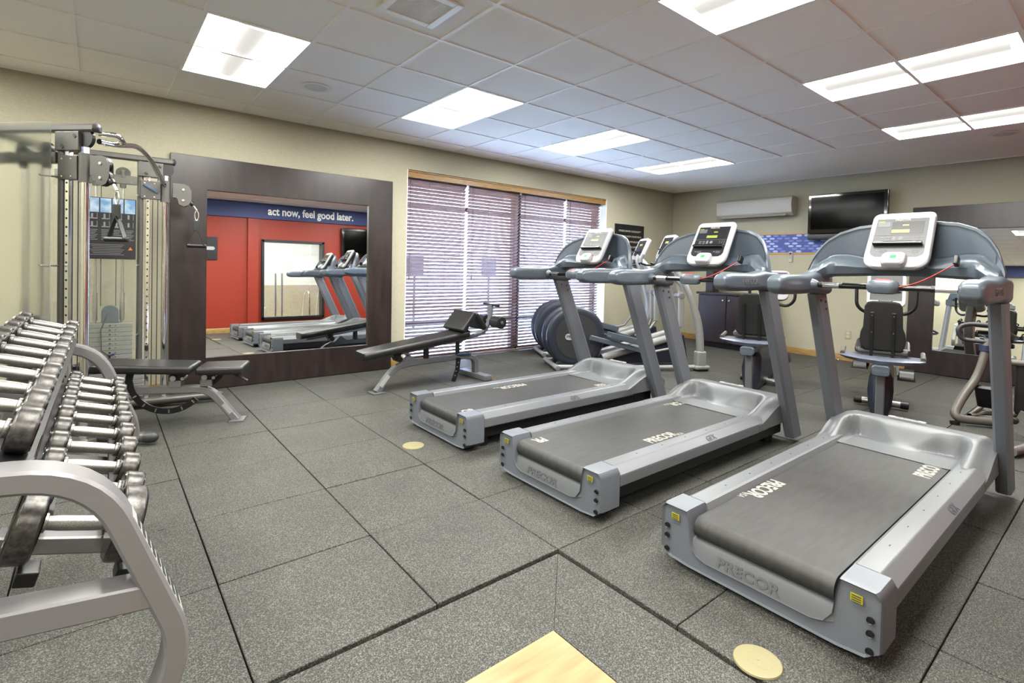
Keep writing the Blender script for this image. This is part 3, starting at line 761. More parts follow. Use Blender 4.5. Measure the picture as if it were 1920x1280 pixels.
    for z, k in ((1.152, .6), (1.158, .85), (1.18, 1), (1.2, 1), (1.218, .85), (1.226, .6)):
        rs.append([(1.355+.045*k*a, .075*k*b, z) for a, b in rrect(2, 2, .7, 4)])
    m.rings(rs); sb = m.build('stop_box', 'slate', t)
    m = MB(); m.X = frame((1.345, 0, 1.2255), (0, -1, 0), (1, 0, .12)); o_ = rrect(.075, .026, .0125, 6)
    m.rings([[(a, b, 0) for a, b in o_], [(a, b, .004) for a, b in o_], [(a*.9, b*.8, .006) for a, b in o_]]); m.build('stop_button', 'redplastic', sb)
    # fairing (dashboard arch)
    m = MB(); rs = []; N = 56
    tops = [(0, 1.572), (.12, 1.567), (.24, 1.548), (.32, 1.515), (.38, 1.465), (.42, 1.40), (.445, 1.33), (.462, 1.262), (.472, 1.20)]
    def top(a):
        for k in range(len(tops)-1):
            if a <= tops[k+1][0]:
                f = (a-tops[k][0])/(tops[k+1][0]-tops[k][0]); return tops[k][1]*(1-f)+tops[k+1][1]*f
        return tops[-1][1]
    for k in range(N+1):
        y = -.472 + .944*k/N; a = abs(y); T = top(a)
        B = 1.242 + .008*math.cos(a/.47*PI) - .075*ss(.33, .46, a)
        Mz = min(B + .085 + .03*ss(.15, .3, a), B + (T-B)*.62)
        X0 = 1.49 + .215*(1-(a/.472)**2.4)
        nose = .075*(1-.45*ss(.33, .47, a)); e = min(.03, (T-Mz)*.3)
        back = .1*(1-.35*(a/.47)**2)
        sec = [(X0+.075, T-.004), (X0+.06, T), (X0+.04, T-.003), (X0+.036, T-e*.6), (X0+.045, T-e), (X0+.035, Mz+e*.8), (X0+.015, Mz+.004), (X0-.02, Mz-.004), (X0-nose*.75, Mz-.02), (X0-nose, (Mz+B)/2+.006), (X0-nose*.8, B+.016), (X0-nose*.3, B+.002), (X0+.03, B), (X0+back*.9, B+.03), (X0+back, Mz), (X0+.09, T-e)]
        rs.append([(x, y, z) for x, z in sec])
    m.rings(rs); fa = m.build('dashboard', 'slate', t, sharp=42)
    for s in (-1, 1):      # recessed darker wings either side of the console
        m = MB(); g_ = []
        for k in range(15):
            a = .15 + .265*k/14; T = top(a); B = 1.242 + .008*math.cos(a/.47*PI) - .075*ss(.33, .46, a)
            Mz = min(B + .085 + .03*ss(.15, .3, a), B + (T-B)*.62); X0 = 1.49 + .215*(1-(a/.472)**2.4); e = min(.03, (T-Mz)*.3)
            q0 = V((X0+.042, s*a, T-e*1.25)); q1 = V((X0+.034, s*a, Mz+e*.85))
            g_.append([q0.lerp(q1, j/4) + V((-.0015, 0, 0)) for j in range(5)])
        m.rings(g_, closed=False, caps=False); m.build('dashboard_panel', 'slatedark', fa)
    # console display: local u right (toward -y), v up the panel
    Cb, Ct = V((1.515, 0, 1.29)), V((1.70, 0, 1.612)); up_ = (Ct-Cb).normalized(); L = (Ct-Cb).length
    Mx = frame(Cb, (0, -1, 0), up_)
    W1, W2 = .158, .15
    def outline(ins, n=7):
        b_ = [(-W1+ins, ins), (W1-ins, ins), (W2-ins, L-ins), (-W2+ins, L-ins)]
        pts = [V((x, y, 0)) for x, y in b_]; rr = [.085-ins*.8, .085-ins*.8, .04-ins*.4, .04-ins*.4]; out = []
        for i in range(4):
            a, b2, c = pts[i-1], pts[i], pts[(i+1) % 4]; d1 = (a-b2).normalized(); d2 = (c-b2).normalized(); r = rr[i]
            p0 = b2 + d1*r; p1 = b2 + d2*r
            for k in range(n+1):
                q = k/n; p = p0*(1-q)**2 + b2*2*q*(1-q) + p1*q*q; out.append((p.x, p.y))
        return out
    m = MB(); m.X = Mx
    m.rings([[(a, b, -.05) for a, b in outline(.03)], [(a, b, -.03) for a, b in outline(.004)], [(a, b, -.012) for a, b in outline(0)]], caps=True)
    m.build('console_back', 'slatedark', t)
    m = MB(); m.X = Mx
    m.rings([[(a, b, -.012) for a, b in outline(.0)], [(a, b, .004) for a, b in outline(.0)], [(a, b, .012) for a, b in outline(.006)], [(a, b, .014) for a, b in outline(.014)]])
    con = m.build('console', 'shellwhite', t)
    m = MB(); m.X = Mx
    fp = [(-.128, .1), (-.12, .082), (-.1, .07), (-.05, .068), (.05, .068), (.1, .07), (.12, .082), (.128, .1), (.123, .325), (-.123, .325)]
    m.rings([[(a, b, .0135) for a, b in fp], [(a, b, .0155) for a, b in fp]]); m.build('console_face', face, con)
    m = MB(); m.X = Mx
    m.box((.03, .262, .0157), (.15, .082, .0012), b=.0004); m.build('display_window', 'black', con)
    m = MB(); m.X = Mx; m.box((.0, .238, .017), (.085, .022, .0015)); m.box((.02, .278, .017), (.03, .01, .0015)); m.build('lcd', 'lcd', con)
    m = MB(); m.X = Mx
    m.box((0, .212, .0162), (.245, .0015, .0012))
    for r in range(3):
        for c in range(3): m.box((.075+.018*c, .197-.013*r, .0162), (.008, .004, .0012))
    for r in range(3):
        for c in range(2): m.box((-.082+.03*c, .196-.013*r, .0162), (.02, .006, .0012))
    m.box((.094, .205, .0162), (.002, .002, .001))
    for s in (-1, 1):
        for r in range(3): m.box((s*.075+.012, .112-.007*r, .0162), (.034, .0022, .0012))
        m.box((s*.075-.018, .108, .0162), (.012, .006, .0012))
    m.lathe([(0, .012), (.001, .012)], (.008, .19, .016), (0, 0, 1), 16); m.box((-.024, .19, .0162), (.016, .026, .001), b=.0004)
    m.build('keypad_print', 'postergrey', con)
    m = MB(); m.X = Mx; m.box((-.085, .288, .0162), (.062, .034, .001)); m.build('notice_print', 'emboss', con)
    m = MB(); m.X = Mx; m.box((-.1, .306, .0168), (.03, .006, .001)); m.build('notice_stripe', 'yellow', con)
    text('console_lettering', 'PRECOR', .017, 'letter', con, Mx @ Matrix.Translation((.002, .316, .0157)), bold=.0006, sx=1.15)
    m = MB(); m.X = Mx; m.box((0, .147, .03), (.235, .014, .034), b=.004); m.box((-.09, .154, .03), (.04, .012, .012)); m.box((.09, .154, .03), (.04, .012, .012)); m.build('book_ledge', 'blackgloss', con)
    m = MB(); m.X = Mx @ Matrix.Translation((0, .04, .014)) @ Matrix.Rotation(rad(-14), 4, 'X')
    m.rings([[(a, b, -.005) for a, b in rrect(.118, .094, .032, 6)], [(a, b, .024) for a, b in rrect(.118, .094, .032, 6)], [(a, b, .032) for a, b in rrect(.106, .082, .028, 6)]]); kp = m.build('speed_keypad', 'shellwhite', con)
    m2 = MB(); m2.X = m.X; m2.box((0, .004, .0325), (.028, .022, .003), b=.001); m2.build('led_display', 'led', kp)
    m2 = MB(); m2.X = m.X
    for sx in (-1, 1):
        for yy in (-.016, .004, .024): m2.box((sx*.034, yy, .0325), (.006, .004, .0015))
    m2.build('key_print', 'redplastic' if False else 'postergrey', kp)
    # safety clip and cord
    m = MB(); m.box((1.535, -.27, 1.335), (.05, .022, .05), Matrix.Rotation(rad(25), 3, 'Y'), b=.006); m.build('safety_clip', 'black', t)
    pts = []
    a, b = V((1.31, -.0, 1.19)), V((1.5, -.265, 1.315))
    for k in range(21):
        q = k/20; p = a.lerp(b, q); p.z -= .045*math.sin(q*PI)*(1-.2*q); p.x -= .03*math.sin(q*PI); pts.append(p)
    m = MB(); m.tube(pts, .003, 8); m.build('safety_cord', 'redplastic', t)
    return t
make_treadmill((1.895, .9, 0), 'silver treadmill nearest the camera, its wide belt filling the lower right', [(.56, .225, -1, 'PRECOR'), (1.50, -.2, 1, 'PRECOR')], 'GFX', True, 'faceglare')
make_treadmill((1.885, 2.06, 0), 'middle silver treadmill of the row of three', [(.78, -.2, 1, 'PRECOR'), (1.62, .215, -1, 'PRECOR'), (.14, .2, -1, 'PR')], 'GFX', False, 'facedark')
make_treadmill((1.875, 3.22, 0), 'silver treadmill of the row standing closest to the blinds', [(.86, .2, -1, 'PRECOR'), (1.62, -.2, 1, 'PRECOR'), (.14, -.215, 1, 'OR')], 'GFX', False, 'faceglare')
# ---------------------------------------------------------------- dumbbell rack
RY0, RY1 = 1.3, 3.0
rk = thing('dumbbell_rack', 'two tier silver dumbbell rack at the left edge of the room', 'dumbbell rack', (-.1, 2.15, 0))
ORG = (-.1, 2.15, 0)
for y in (RY0, RY1):
    path = fillet([(-.62, y, .885), (-.005, y, .835), (.143, y, .44), (.095, y, .30), (-.04, y, .03)], .12, 8)
    m = MB(ORG); m.sweep(path, (0, 1, 0), .075, .044, ch=.006); fr = m.build('end_frame', 'silver', rk)
    m = MB(ORG); m.box((-.29, y, .03), (.62, .08, .05), b=.006); m.build('floor_foot', 'silver', fr)
    m = MB(ORG); m.box((.0, y, .012), (.1, .09, .024), b=.006); m.build('rubber_foot', 'black', fr)
    m = MB(ORG); m.box((-.58, y, .44), (.06, .08, .8), b=.006); m.build('rear_post', 'silver', fr)
    m = MB(ORG); m.sweep([(-.62, y, .65), (.1, y, .56)], (0, 1, 0), .069, .05, ch=.004); m.build('cross_bar', 'silver', fr)
    if y == RY0:
        d = V((.148, 0, -.395)).normalized()
        m = MB(ORG); m.X = frame((.0995, y, .62), d, (0, 1, 0)); m.box((0, 0, -.001), (.24, .06, .003)); lb = m.build('warning_label', 'paper', fr)
        m = MB(ORG); m.X = frame((.0995, y, .62), d, (0, 1, 0))
        for k in range(9): m.box((-.095+.024*k, 0, .0012), (.012, .05, .001))
        m.build('label_print', 'darkgrey', lb)
TIL = rad(-16.5)
def tierpt(tier, f, off, dz=0):     # f: 0 far end, 1 near end; offset along the tilted handle direction
    cx, cz = (-.015*f, .708-.02*f) if tier == 0 else (-.162-.032*f, .957-.035*f)
    return (cx + off*math.cos(TIL) - dz*math.sin(TIL), cz + off*math.sin(TIL) + dz*math.cos(TIL))
YF, YNr = 2.97, 1.42
SH = -.043
for tier in (0, 1):
    yn, fn = (1.53, (YF-1.53)/(YF-YNr)) if tier == 0 else (1.345, 1)
    for off in (-.082, .082):
        rs = [[], []]
        for k, (f, y) in enumerate(((0, YF), (fn, yn))):
            for u, w in ((-.03, SH-.012), (.03, SH-.012), (.03, SH), (-.03, SH)):
                c = tierpt(tier, f, off+u, w); rs[k].append((c[0], y, c[1]))
        m = MB(ORG); m.rings(rs); rl = m.build('shelf_rail', 'black', rk)
        rs = [[], []]
        for k, (f, y) in enumerate(((0, YF), (fn, yn))):
            sg = 1 if off > 0 else -1
            for u, w in ((sg*.026, SH-.055), (sg*.031, SH-.055), (sg*.031, SH-.012), (sg*.026, SH-.012)):
                c = tierpt(tier, f, off+u, w); rs[k].append((c[0], y, c[1]))
        m = MB(ORG); m.rings(rs); m.build('rail_lip', 'black', rl)
for y in (1.6, 2.15, 2.88):
    f = (YF-y)/(YF-YNr)
    for tier in (0, 1):
        a = tierpt(tier, f, -.13, SH-.075); b = tierpt(tier, f, .1, SH-.075)
        m = MB(ORG); m.sweep([(a[0], y, a[1]), (b[0], y, b[1])], (0, 1, 0), .06, .04, ch=.004); m.build('shelf_arm', 'silver', rk)
    a = tierpt(1, f, .03, SH-.085); b = tierpt(0, f, -.12, SH-.085)
    m = MB(ORG); m.sweep([(a[0], y, a[1]), (b[0]-.06, y, b[1]), (-.36, y, .3), (-.4, y, .03)], (0, 1, 0), .06, .05, ch=.004); m.build('inner_strut', 'silver', rk)
for off in (-.082, .082):
    m = MB(ORG); m.box((-.03+off*math.cos(TIL), 1.43, .578-off*.29), (.036, .06, .03), Matrix.Rotation(-TIL, 3, 'Y'), b=.004); m.build('saddle', 'black', rk)
# dumbbells
ORD = ['farthest', 'second from the far end', 'third from the far end', 'fourth from the far end', 'fifth from the far end', 'fifth from the near end', 'fourth from the near end', 'third from the near end', 'second from the near end', 'nearest']
for tier in (0, 1):
    for i in range(10):
        f = i/9
        r = (.034 + .009*f) if tier == 1 - 1 else (.038 + .007*f)
        hl = .037 + .004*f; gap = .060 + .004*f; y = 2.92 - .1635*i; big = tier == 0 and i == 9
        if tier == 1: y = 2.95 - .171*i
        fr_ = (YF-y)/(YF-(YNr if tier == 0 else 1.34))
        c = tierpt(tier, fr_, 0, SH + r + .001)
        if big: r, hl, y, gap = .078, .045, 1.43, .062; c = (-.03, .683)
        nm = 'lower' if tier == 0 else 'upper'
        lab = ('round head steel dumbbell on the %s tier of the rack, %s' % (nm, ORD[i])) + (' one' if i in (0, 9) else '')
        if big: lab = 'largest round head steel dumbbell, nearest on the lower tier of the rack'
        t = thing('dumbbell', lab, 'dumbbell', (c[0], y, c[1]), 0, 'dumbbells on the %s rack tier' % nm)
        t.rotation_euler = (0, -TIL, 0)
        m = MB()
        m.lathe([(-gap-.004, .0145), (-gap+.002, .019), (-gap+.01, .019), (-gap+.012, .0135), (-.03, .015), (.03, .015), (gap-.012, .0135), (gap-.01, .019), (gap-.002, .019), (gap+.004, .0145)], (0, 0, 0), (1, 0, 0), 20)
        m.build('handle', 'knurl', t)
        for s in (-1, 1):
            m = MB(); m.lathe([(0, r*.9), (.003, r*.97), (.007, r), (hl-.007, r), (hl-.003, r*.97), (hl, r*.9)], (s*(gap-.002), 0, 0), (s, 0, 0), 32); h = m.build('head', 'headside', t)
            m = MB(); m.lathe([(0, r*.93), (.002, r*.9), (.0022, r*.72), (.0005, r*.7), (.0005, .01)], (s*(gap-.002+hl-.001), 0, 0), (s, 0, 0), 32); m.build('head_face', 'headface', h)
            m = MB(); m.lathe([(0, r*.93), (.002, r*.9), (.0022, .024)], (s*(gap-.001), 0, 0), (-s, 0, 0), 32); m.build('head_face', 'headface', h)

# ---------------------------------------------------------------- cable machine
CO = (-.1, 4.9, 0)
cm = thing('cable_machine', 'tall silver dual cable machine with chrome columns in the left corner', 'cable machine', CO)
def tower(ox, oy, ang, left, foot):
    X = Matrix.Translation((ox, oy, 0)) @ Matrix.Rotation(rad(ang), 4, 'Z')
    def B(): b = MB(CO); b.X = X; return b
    P = lambda b, n, mm, par=cm: b.build(n, mm, par)
    # frame
    b = B(); b.sweep(fillet([(-.74, 0, .04), (-.74, 0, 2.05), (.075 if left else .05, 0, 2.05)], .16, 8), (0, 1, 0), .055, .05, ch=.012); top = P(b, 'top_frame', 'gunmetal')
    b = B(); b.lathe([(0, .026), (.01, .03), (.02, .02), (.024, .004)], (.075 if left else .05, 0, 2.05), (1, 0, 0), 14); P(b, 'end_cap', 'darkgrey', top)
    b = B(); b.cyl((-.168, 0, .06), (-.168, 0, 2.03), .0215, 16); P(b, 'front_post', 'gunmetal')
    fp_ = X.inverted() @ V((foot[0], foot[1], .05)); fd_ = (fp_ - V((-.76, 0, .05))).normalized()
    b = B(); b.tube([(-.76, 0, .05), fp_], .034, 14); ft = P(b, 'base_tube', 'gunmetal')
    b = B(); b.box((-.08, 0, .05), (.26, .09, .045), b=.006); P(b, 'column_base', 'gunmetal', ft)
    b = B(); b.lathe([(0, .037), (.02, .038), (.06, .034), (.075, .02), (.08, .004)], fp_ - fd_*.02, fd_, 16); P(b, 'rubber_foot', 'darkgrey', ft)
    b = B(); b.box((-.10, 0, 1.965), (.17, .07, .12), b=.006); br = P(b, 'pulley_bracket', 'gunmetal')
    b = B()
    for x, z in ((-.13, 1.93), (-.04, 1.995)): b.box((x, -.037, z), (.024, .004, .016), Matrix.Rotation(rad(45), 3, 'Y'))
    P(b, 'bracket_slot', 'black', br)
    b = B(); b.cyl((.0, -.012, 1.985), (.0, .012, 1.985), .06, 24); P(b, 'top_pulley', 'black', br)
    b = B(); b.box((-.44, 0, 1.865), (.5, .05, .07), b=.006); cb = P(b, 'carriage_bar', 'gunmetal')
    for x in (-.45, -.28):
        b = B(); b.cyl((x, -.012, 1.915), (x, .012, 1.915), .05, 22); P(b, 'pulley_wheel', 'black', cb)
        b = B(); b.box((x, 0, 1.91), (.02, .06, .06), b=.003); P(b, 'pulley_clip', 'gunmetal', cb)
        b = B(); b.lathe([(0, .022), (.03, .022)], (x, 0, 1.80), (0, 0, 1), 14); P(b, 'rod_socket', 'darkgrey', cb)
        b = B(); b.cyl((x, 0, .1), (x, 0, 1.82), .0095, 12); rod = P(b, 'guide_rod', 'steel')
        b = B(); b.cyl((x, 0, .735), (x, 0, .955), .0165, 14); P(b, 'rod_sleeve', 'steel', rod)
    # adjustment column and chrome pole
    b = B(); b.box((-.118, 0, 1.0), (.03, .03, 1.9), b=.003); pc = P(b, 'adjustment_column', 'chrome')
    b = B()
    for k in range(30): b.cyl((-.118, -.0155, .25+.056*k), (-.118, -.0165, .25+.056*k), .0065, 10)
    P(b, 'column_hole', 'black', pc)
    b = B(); b.cyl((0, 0, .06), (0, 0, 1.93), .0235, 20); P(b, 'chrome_pole', 'chrome')
    # carriage, pivot and pulley arm
    z = 1.80
    b = B(); b.box((-.1, 0, z), (.135, .055, .15), b=.004); ca = P(b, 'carriage', 'gunmetal')
    b = B()
    for x in (-.14, -.075):
        for dz in (-.055, .055): b.lathe([(0, .006), (.003, .005)], (x, -.027, z+dz), (0, -1, 0), 10)
    P(b, 'carriage_bolt', 'steel', ca)
    b = B(); b.lathe([(-.09, .034), (.09, .034)], (0, 0, z), (0, 0, 1), 20); P(b, 'pivot_sleeve', 'gunmetal', ca)
    if not left:
        b = B(); b.prism([(-.155, z+.035), (-.135, z+.045), (-.05, z-.005), (-.055, z-.028)], 'y', -.04, -.028, b=.003); P(b, 'release_lever', 'bluemetal', ca)
    pts = [(.05, z+.075), (.13, z+.075), (.165, z+.06), (.185, z+.02), (.185, z-.06), (.165, z-.1), (.13, z-.115), (.095, z-.1), (.085, z-.06), (.075, z-.045), (.05, z-.045)]
    for s in (-1, 1):
        b = B(); b.prism(pts, 'y', s*.016-.0025, s*.016+.0025, b=.0015); ap = P(b, 'pulley_cheek', 'gunmetal')
        b = B()
        for x, zz in ((.125, z+.025), (.125, z-.065)): b.lathe([(0, .011), (.005, .01), (.006, .004)], (x, s*.0185, zz), (0, s, 0), 12)
        P(b, 'cheek_bolt', 'steel', ap)
    for x, zz in ((.125, z+.02), (.135, z-.06)):
        b = B(); b.cyl((x, -.011, zz), (x, .011, zz), .055, 24); P(b, 'arm_pulley', 'black')
    b = B(); b.lathe([(-.02, .004), (-.016, .016), (0, .02), (.016, .016), (.02, .006)], (.19, 0, z-.085), (.6, 0, -.8), 14); P(b, 'cable_stop', 'black')
    # carabiner, strap and grip
    b = B(); b.tube([(.195, 0, z-.095), (.215, 0, z-.125), (.225, 0, z-.14)], .009, 8); P(b, 'cable_end', 'steel')
    b = B(); c = V((.225, 0, z-.185)); b.tube([c + V((.014*math.sin(q*PI/8), 0, .04*math.cos(q*PI/8))) for q in range(17)], .004, 8, caps=False); P(b, 'carabiner', 'steel')
    hx, hz = .225, z-.24
    b = B(); b.box((hx, 0, hz-.03), (.05, .012, .09), b=.004); st = P(b, 'strap_loop', 'vinyl')
    for s in (-1, 1):
        b = B(); b.sweep([(hx, 0, hz-.06), (hx+s*.025, 0, hz-.11), (hx+s*.058, 0, hz-.20)], (0, 1, 0), .028, .006); P(b, 'strap', 'vinyl', st)
    b = B(); b.lathe([(-.075, .010), (-.07, .017), (.07, .017), (.075, .010)], (hx, 0, hz-.205), (1, .15, 0), 16); P(b, 'grip', 'black', st)
    # cables
    b = B(); b.cyl((-.085, -.005, .1), (-.085, -.005, z-.08), .0032, 8); P(b, 'cable', 'darkgrey')
    b = B(); b.cyl((-.05, .0, .1), (-.05, .0, 1.95), .0032, 8); P(b, 'cable', 'darkgrey')
    for x in (-.415, -.32):
        b = B(); b.cyl((x, 0, .85), (x, 0, 1.9), .003, 8); P(b, 'cable', 'darkgrey')
    # weight stack
    b = B()
    for k in range(17):
        zz = .12 + .036*k; w = .36 if zz < .40 else .285
        b.box((-.355 + (w-.285)/2, 0, zz), (w, .12, .0335), b=.002, seg=1)
    ws = P(b, 'weight_plates', 'plate')
    b = B()
    for k in range(17):
        b.cyl((-.355, -.0605, .12+.036*k), (-.355, -.062, .12+.036*k), .007, 8)
        b.cyl((-.32, -.0605, .12+.036*k), (-.32, -.062, .12+.036*k), .004, 8)
    P(b, 'selector_hole', 'black', ws)
    hp = [(-.41, .715), (-.41, .80)] + [(-.355-.055*math.cos(q*PI/10), .80+.055*math.sin(q*PI/10)) for q in range(1, 10)] + [(-.30, .80), (-.30, .715)]
    b = B(); b.prism(hp, 'y', -.03, .03, b=.004); P(b, 'stack_head', 'slate', ws)
    b = B(); b.tube([(-.355, -.035, .81), (-.375, -.06, .78), (-.41, -.075, .66), (-.405, -.08, .5), (-.37, -.085, .47), (-.345, -.085, .462)], .0045, 8); P(b, 'pin_cord', mat('pin cord', sr(92, 54, 50), .6) if left else 'darkgrey', ws)
    b = B(); b.cyl((-.36, -.062, .458), (-.32, -.10, .475), .008, 10); P(b, 'selector_pin', 'bluemetal', ws)
    # shield
    y = -.115
    b = B(); b.box((-.435 + (.06 if left else 0), y, 1.25), (.5 if not left else .52, .005, 1.62 if left else 1.5)); sh = P(b, 'shield', 'frost' if left else 'clearpanel')
    for zz in (.62, 1.18, 1.74):
        b = B(); b.cyl((-.19, y-.006, zz), (-.17, 0, zz), .006, 8); P(b, 'shield_standoff', 'steel', sh)
    if not left:
        text('shield_lettering', 'PRECOR', .07, 'letter', sh, X @ frame((-.32, y-.004, 1.78), (1, 0, 0), (0, 0, 1)), bold=.001)
    # exercise placard
    if not left:
        yc = y-.012; pw, ph, px, pz = .30, .475, -.345, 1.462
        b = B(); b.box((px, yc, pz), (pw, .005, ph), b=.002); pl = P(b, 'placard', 'poster')
        b = B()
        for k in range(4):
            b.box((px-.112+.074*k, yc-.0032, pz+ph/2-.06), (.066, .001, .11))
        P(b, 'placard_picture', 'picblue', pl)
        b = B()
        for k in range(4):
            xx = px-.112+.074*k
            if k < 3 or True:
                for r in range(2): b.box((xx, yc-.003, pz+.075-.062*r), (.05 if k < 3 else .0001, .0015, .008)); b.box((xx-.008, yc-.003, pz+.095-.062*r), (.012, .0015, .034)); b.box((xx+.022, yc-.003, pz+.095-.062*r), (.003, .0015, .045))
                for r in range(7): b.box((xx-.004*(r % 3), yc-.003, pz-.012-.0125*r), (.052-.008*(r % 3), .0015, .004))
        for r in range(7): b.box((px-.03, yc-.003, pz-.125-.013*r), (.21-.02*(r % 3), .0015, .0035))
        P(b, 'placard_print', 'postergrey', pl)
        b = B(); b.prism([(px+.1, pz-.165), (px+.13, pz-.165), (px+.115, pz-.14)], 'y', yc-.0035, yc-.003); P(b, 'warning_triangle', 'orange', pl)
    return X
XL = tower(-.066, 4.29, -47, True, (.265, 4.20))
XR = tower(.43, 5.27, -2, False, (.80, 5.17))
m = MB(CO); m.tube(fillet([(.0, 4.25, 2.02), (.09, 4.2, 2.02), (.13, 4.3, 1.99), (.03, 4.4, 1.985), (.02, 4.28, 1.975)], .04, 5), .0155, 12); m.build('chin_up_handle', 'chrome', cm)
m = MB(CO); m.tube(fillet([(.0, 4.27, 1.975), (.09, 4.38, 1.985), (.215, 4.62, 2.04), (.30, 4.82, 1.985), (.41, 5.18, 1.86), (.425, 5.25, 1.85)], .1, 6), .0175, 14); m.build('chin_up_bar', 'chrome', cm)
m = MB(CO); m.tube([(-.57, 4.83, 2.05), (-.31, 5.29, 2.05)], .03, 14); m.build('rear_tie', 'gunmetal', cm)
m = MB(CO); m.tube([(-.57, 4.83, .05), (-.31, 5.29, .05)], .03, 14); m.build('rear_tie', 'gunmetal', cm)

# ---------------------------------------------------------------- benches
def pad(name, pts, y0, y1, th, par, b=.02, m_='vinyl', org=(0, 0, 0)):
    m = MB(org); q = [(x, z) for x, z in pts]; m.prism(q, 'y', y0, y1, b=b, seg=3); return m.build(name, m_, par, sharp=50)
BO = (.4, 4.45, 0)
b1 = thing('weight_bench', 'black padded flat bench standing in front of the cable machine', 'bench', BO)
pad('back_pad', [(-.17, .425), (.56, .39), (.56, .45), (-.17, .49)], 4.3, 4.6, .06, b1, org=BO)
pad('seat_pad', [(.585, .385), (.90, .378), (.90, .44), (.585, .44)], 4.3, 4.6, .06, b1, org=BO)
m = MB(BO); m.sweep(fillet([(-.32, 4.45, .03), (-.2, 4.45, .26), (.1, 4.45, .265), (.65, 4.45, .255), (.84, 4.45, .005)], .1, 8), (0, 1, 0), .075, .052, ch=.006); fr = m.build('frame', 'silver', b1)
m = MB(BO); m.box((.845, 4.45, .006), (.1, .13, .012), b=.003); m.build('foot_plate', 'silver', fr)
m = MB(BO); m.box((-.33, 4.45, .03), (.07, .4, .05), b=.008); m.build('rear_foot', 'silver', fr)
m = MB(BO); d = V((.19, 0, -.25)).normalized(); m.X = frame((.775, 4.412, .1), d, (0, 0, 1)); m.box((0, .006, 0), (.09, .034, .002)); lb = m.build('label', 'paper', fr)
for x in (.43, .635):
    m = MB(BO); m.box((x, 4.45, .305), (.08, .09, .05), b=.004); br = m.build('hinge_bracket', 'silver', b1)
    m = MB(BO); m.box((x+.01, 4.45, .352), (.09, .07, .05), b=.006); m.build('hinge', 'black', br)
    m = MB(BO); m.cyl((x-.01, 4.395, .35), (x-.01, 4.412, .35), .02, 18); m.cyl((x+.05, 4.40, .345), (x+.05, 4.5, .345), .012, 12); m.build('hinge_pin', 'steel', br)
m = MB(BO)
arc = [(.385 + .245*math.cos(rad(a)), .36 + .255*math.sin(rad(a))) for a in range(190, 326, 8)]
m.sweep([(x, 4.415, z) for x, z in arc], (0, 1, 0), .012, .042); ar = m.build('adjustment_arc', 'black', b1)
m = MB(BO)
for a in (212, 232, 252, 272, 292, 312):
    x, z = .385+.245*math.cos(rad(a)), .36+.255*math.sin(rad(a)); R = Matrix.Rotation(-rad(a), 3, 'Y'); m.box((x, 4.408, z), (.026, .002, .009), R)
m.build('arc_slot', 'steel', ar)
m = MB(BO); m.sweep([(.15, 4.42, .43), (.135, 4.42, .34), (.15, 4.42, .25)], (0, 1, 0), .012, .045); m.build('arc_bracket', 'black', b1)
m = MB(BO); m.sweep(fillet([(.74, 4.45, .38), (.71, 4.45, .33), (.66, 4.45, .29)], .05), (0, 1, 0), .012, .035); m.build('seat_arc', 'black', b1)
m = MB(BO); m.cyl((.81, 4.41, .372), (.925, 4.37, .32), .0085, 10); m.build('release_handle', 'darkgrey', b1)
_a = rad(-22); _fx, _fy = .845, 4.47     # the bench stands askew, turned about its front foot
b1.rotation_euler = (0, 0, _a); b1.location = (_fx + (BO[0]-.845)*math.cos(_a) - (BO[1]-4.45)*math.sin(_a), _fy + (BO[0]-.845)*math.sin(_a) + (BO[1]-4.45)*math.cos(_a), 0)

DO = (2.65, 4.72, 0)
b2 = thing('decline_bench', 'black padded decline bench with leg rollers in front of the blinds', 'bench', DO)
m = MB(DO); rs = []
for x, w, z in ((1.905, .10, .36), (1.93, .125, .365), (2.25, .135, .407), (2.75, .15, .47), (3.05, .15, .508), (3.075, .13, .512)):
    rs.append([(x, 4.72 + a, z + b_) for a, b_ in rrect(2*w, .075, .03, 4)])
m.rings(rs); m.build('back_pad', 'vinyl', b2, sharp=50)
m = MB(DO); m.sweep([(2.0, 4.72, .318), (3.05, 4.72, .45)], (0, 1, 0), .06, .04, ch=.005); m.build('pad_support', 'silver', b2)
m = MB(DO); m.sweep(fillet([(2.06, 4.66, .01), (2.27, 4.7, .232), (2.5, 4.71, .245), (3.1, 4.735, .252), (3.24, 4.735, .22), (3.25, 4.735, .05)], .12, 8), V((-.05, 1, 0)), .07, .055, ch=.008); fr = m.build('frame', 'treadlite', b2)
m = MB(DO); m.box((2.06, 4.66, .006), (.12, .13, .012), Matrix.Rotation(rad(4), 3, 'Z'), b=.003); m.build('foot_plate', 'treadlite', fr)
m = MB(DO); m.box((3.25, 4.74, .03), (.1, .5, .055), Matrix.Rotation(rad(3), 3, 'Z'), b=.008); cf = m.build('cross_foot', 'treadlite', fr)
m = MB(DO); m.box((3.31, 4.52, .03), (.012, .06, .04), b=.004); m.build('end_cap', 'orange', cf)
m = MB(DO); m.X = frame((2.135, 4.637, .11), V((.21, .04, .222)), (0, 0, 1)); m.box((0, .004, .002), (.13, .045, .002)); m.build('label', 'paper', fr)
m = MB(DO); m.prism([(2.32, .24), (2.42, .33), (2.5, .28), (2.5, .24)], 'y', 4.68, 4.75, b=.004); m.build('gusset', 'treadlite', b2)
m = MB(DO); m.cyl((2.3, 4.66, .30), (2.3, 4.78, .30), .03, 18); m.box((2.285, 4.72, .345), (.07, .1, .08), b=.01); m.build('pivot', 'black', b2)
for x_, z_, r_ in ((2.62, .40, .03), (3.0, .44, .024)):
    m = MB(DO); m.cyl((x_, 4.72, .26), (x_, 4.72, z_), r_, 14); m.build('support_post', 'black', b2)
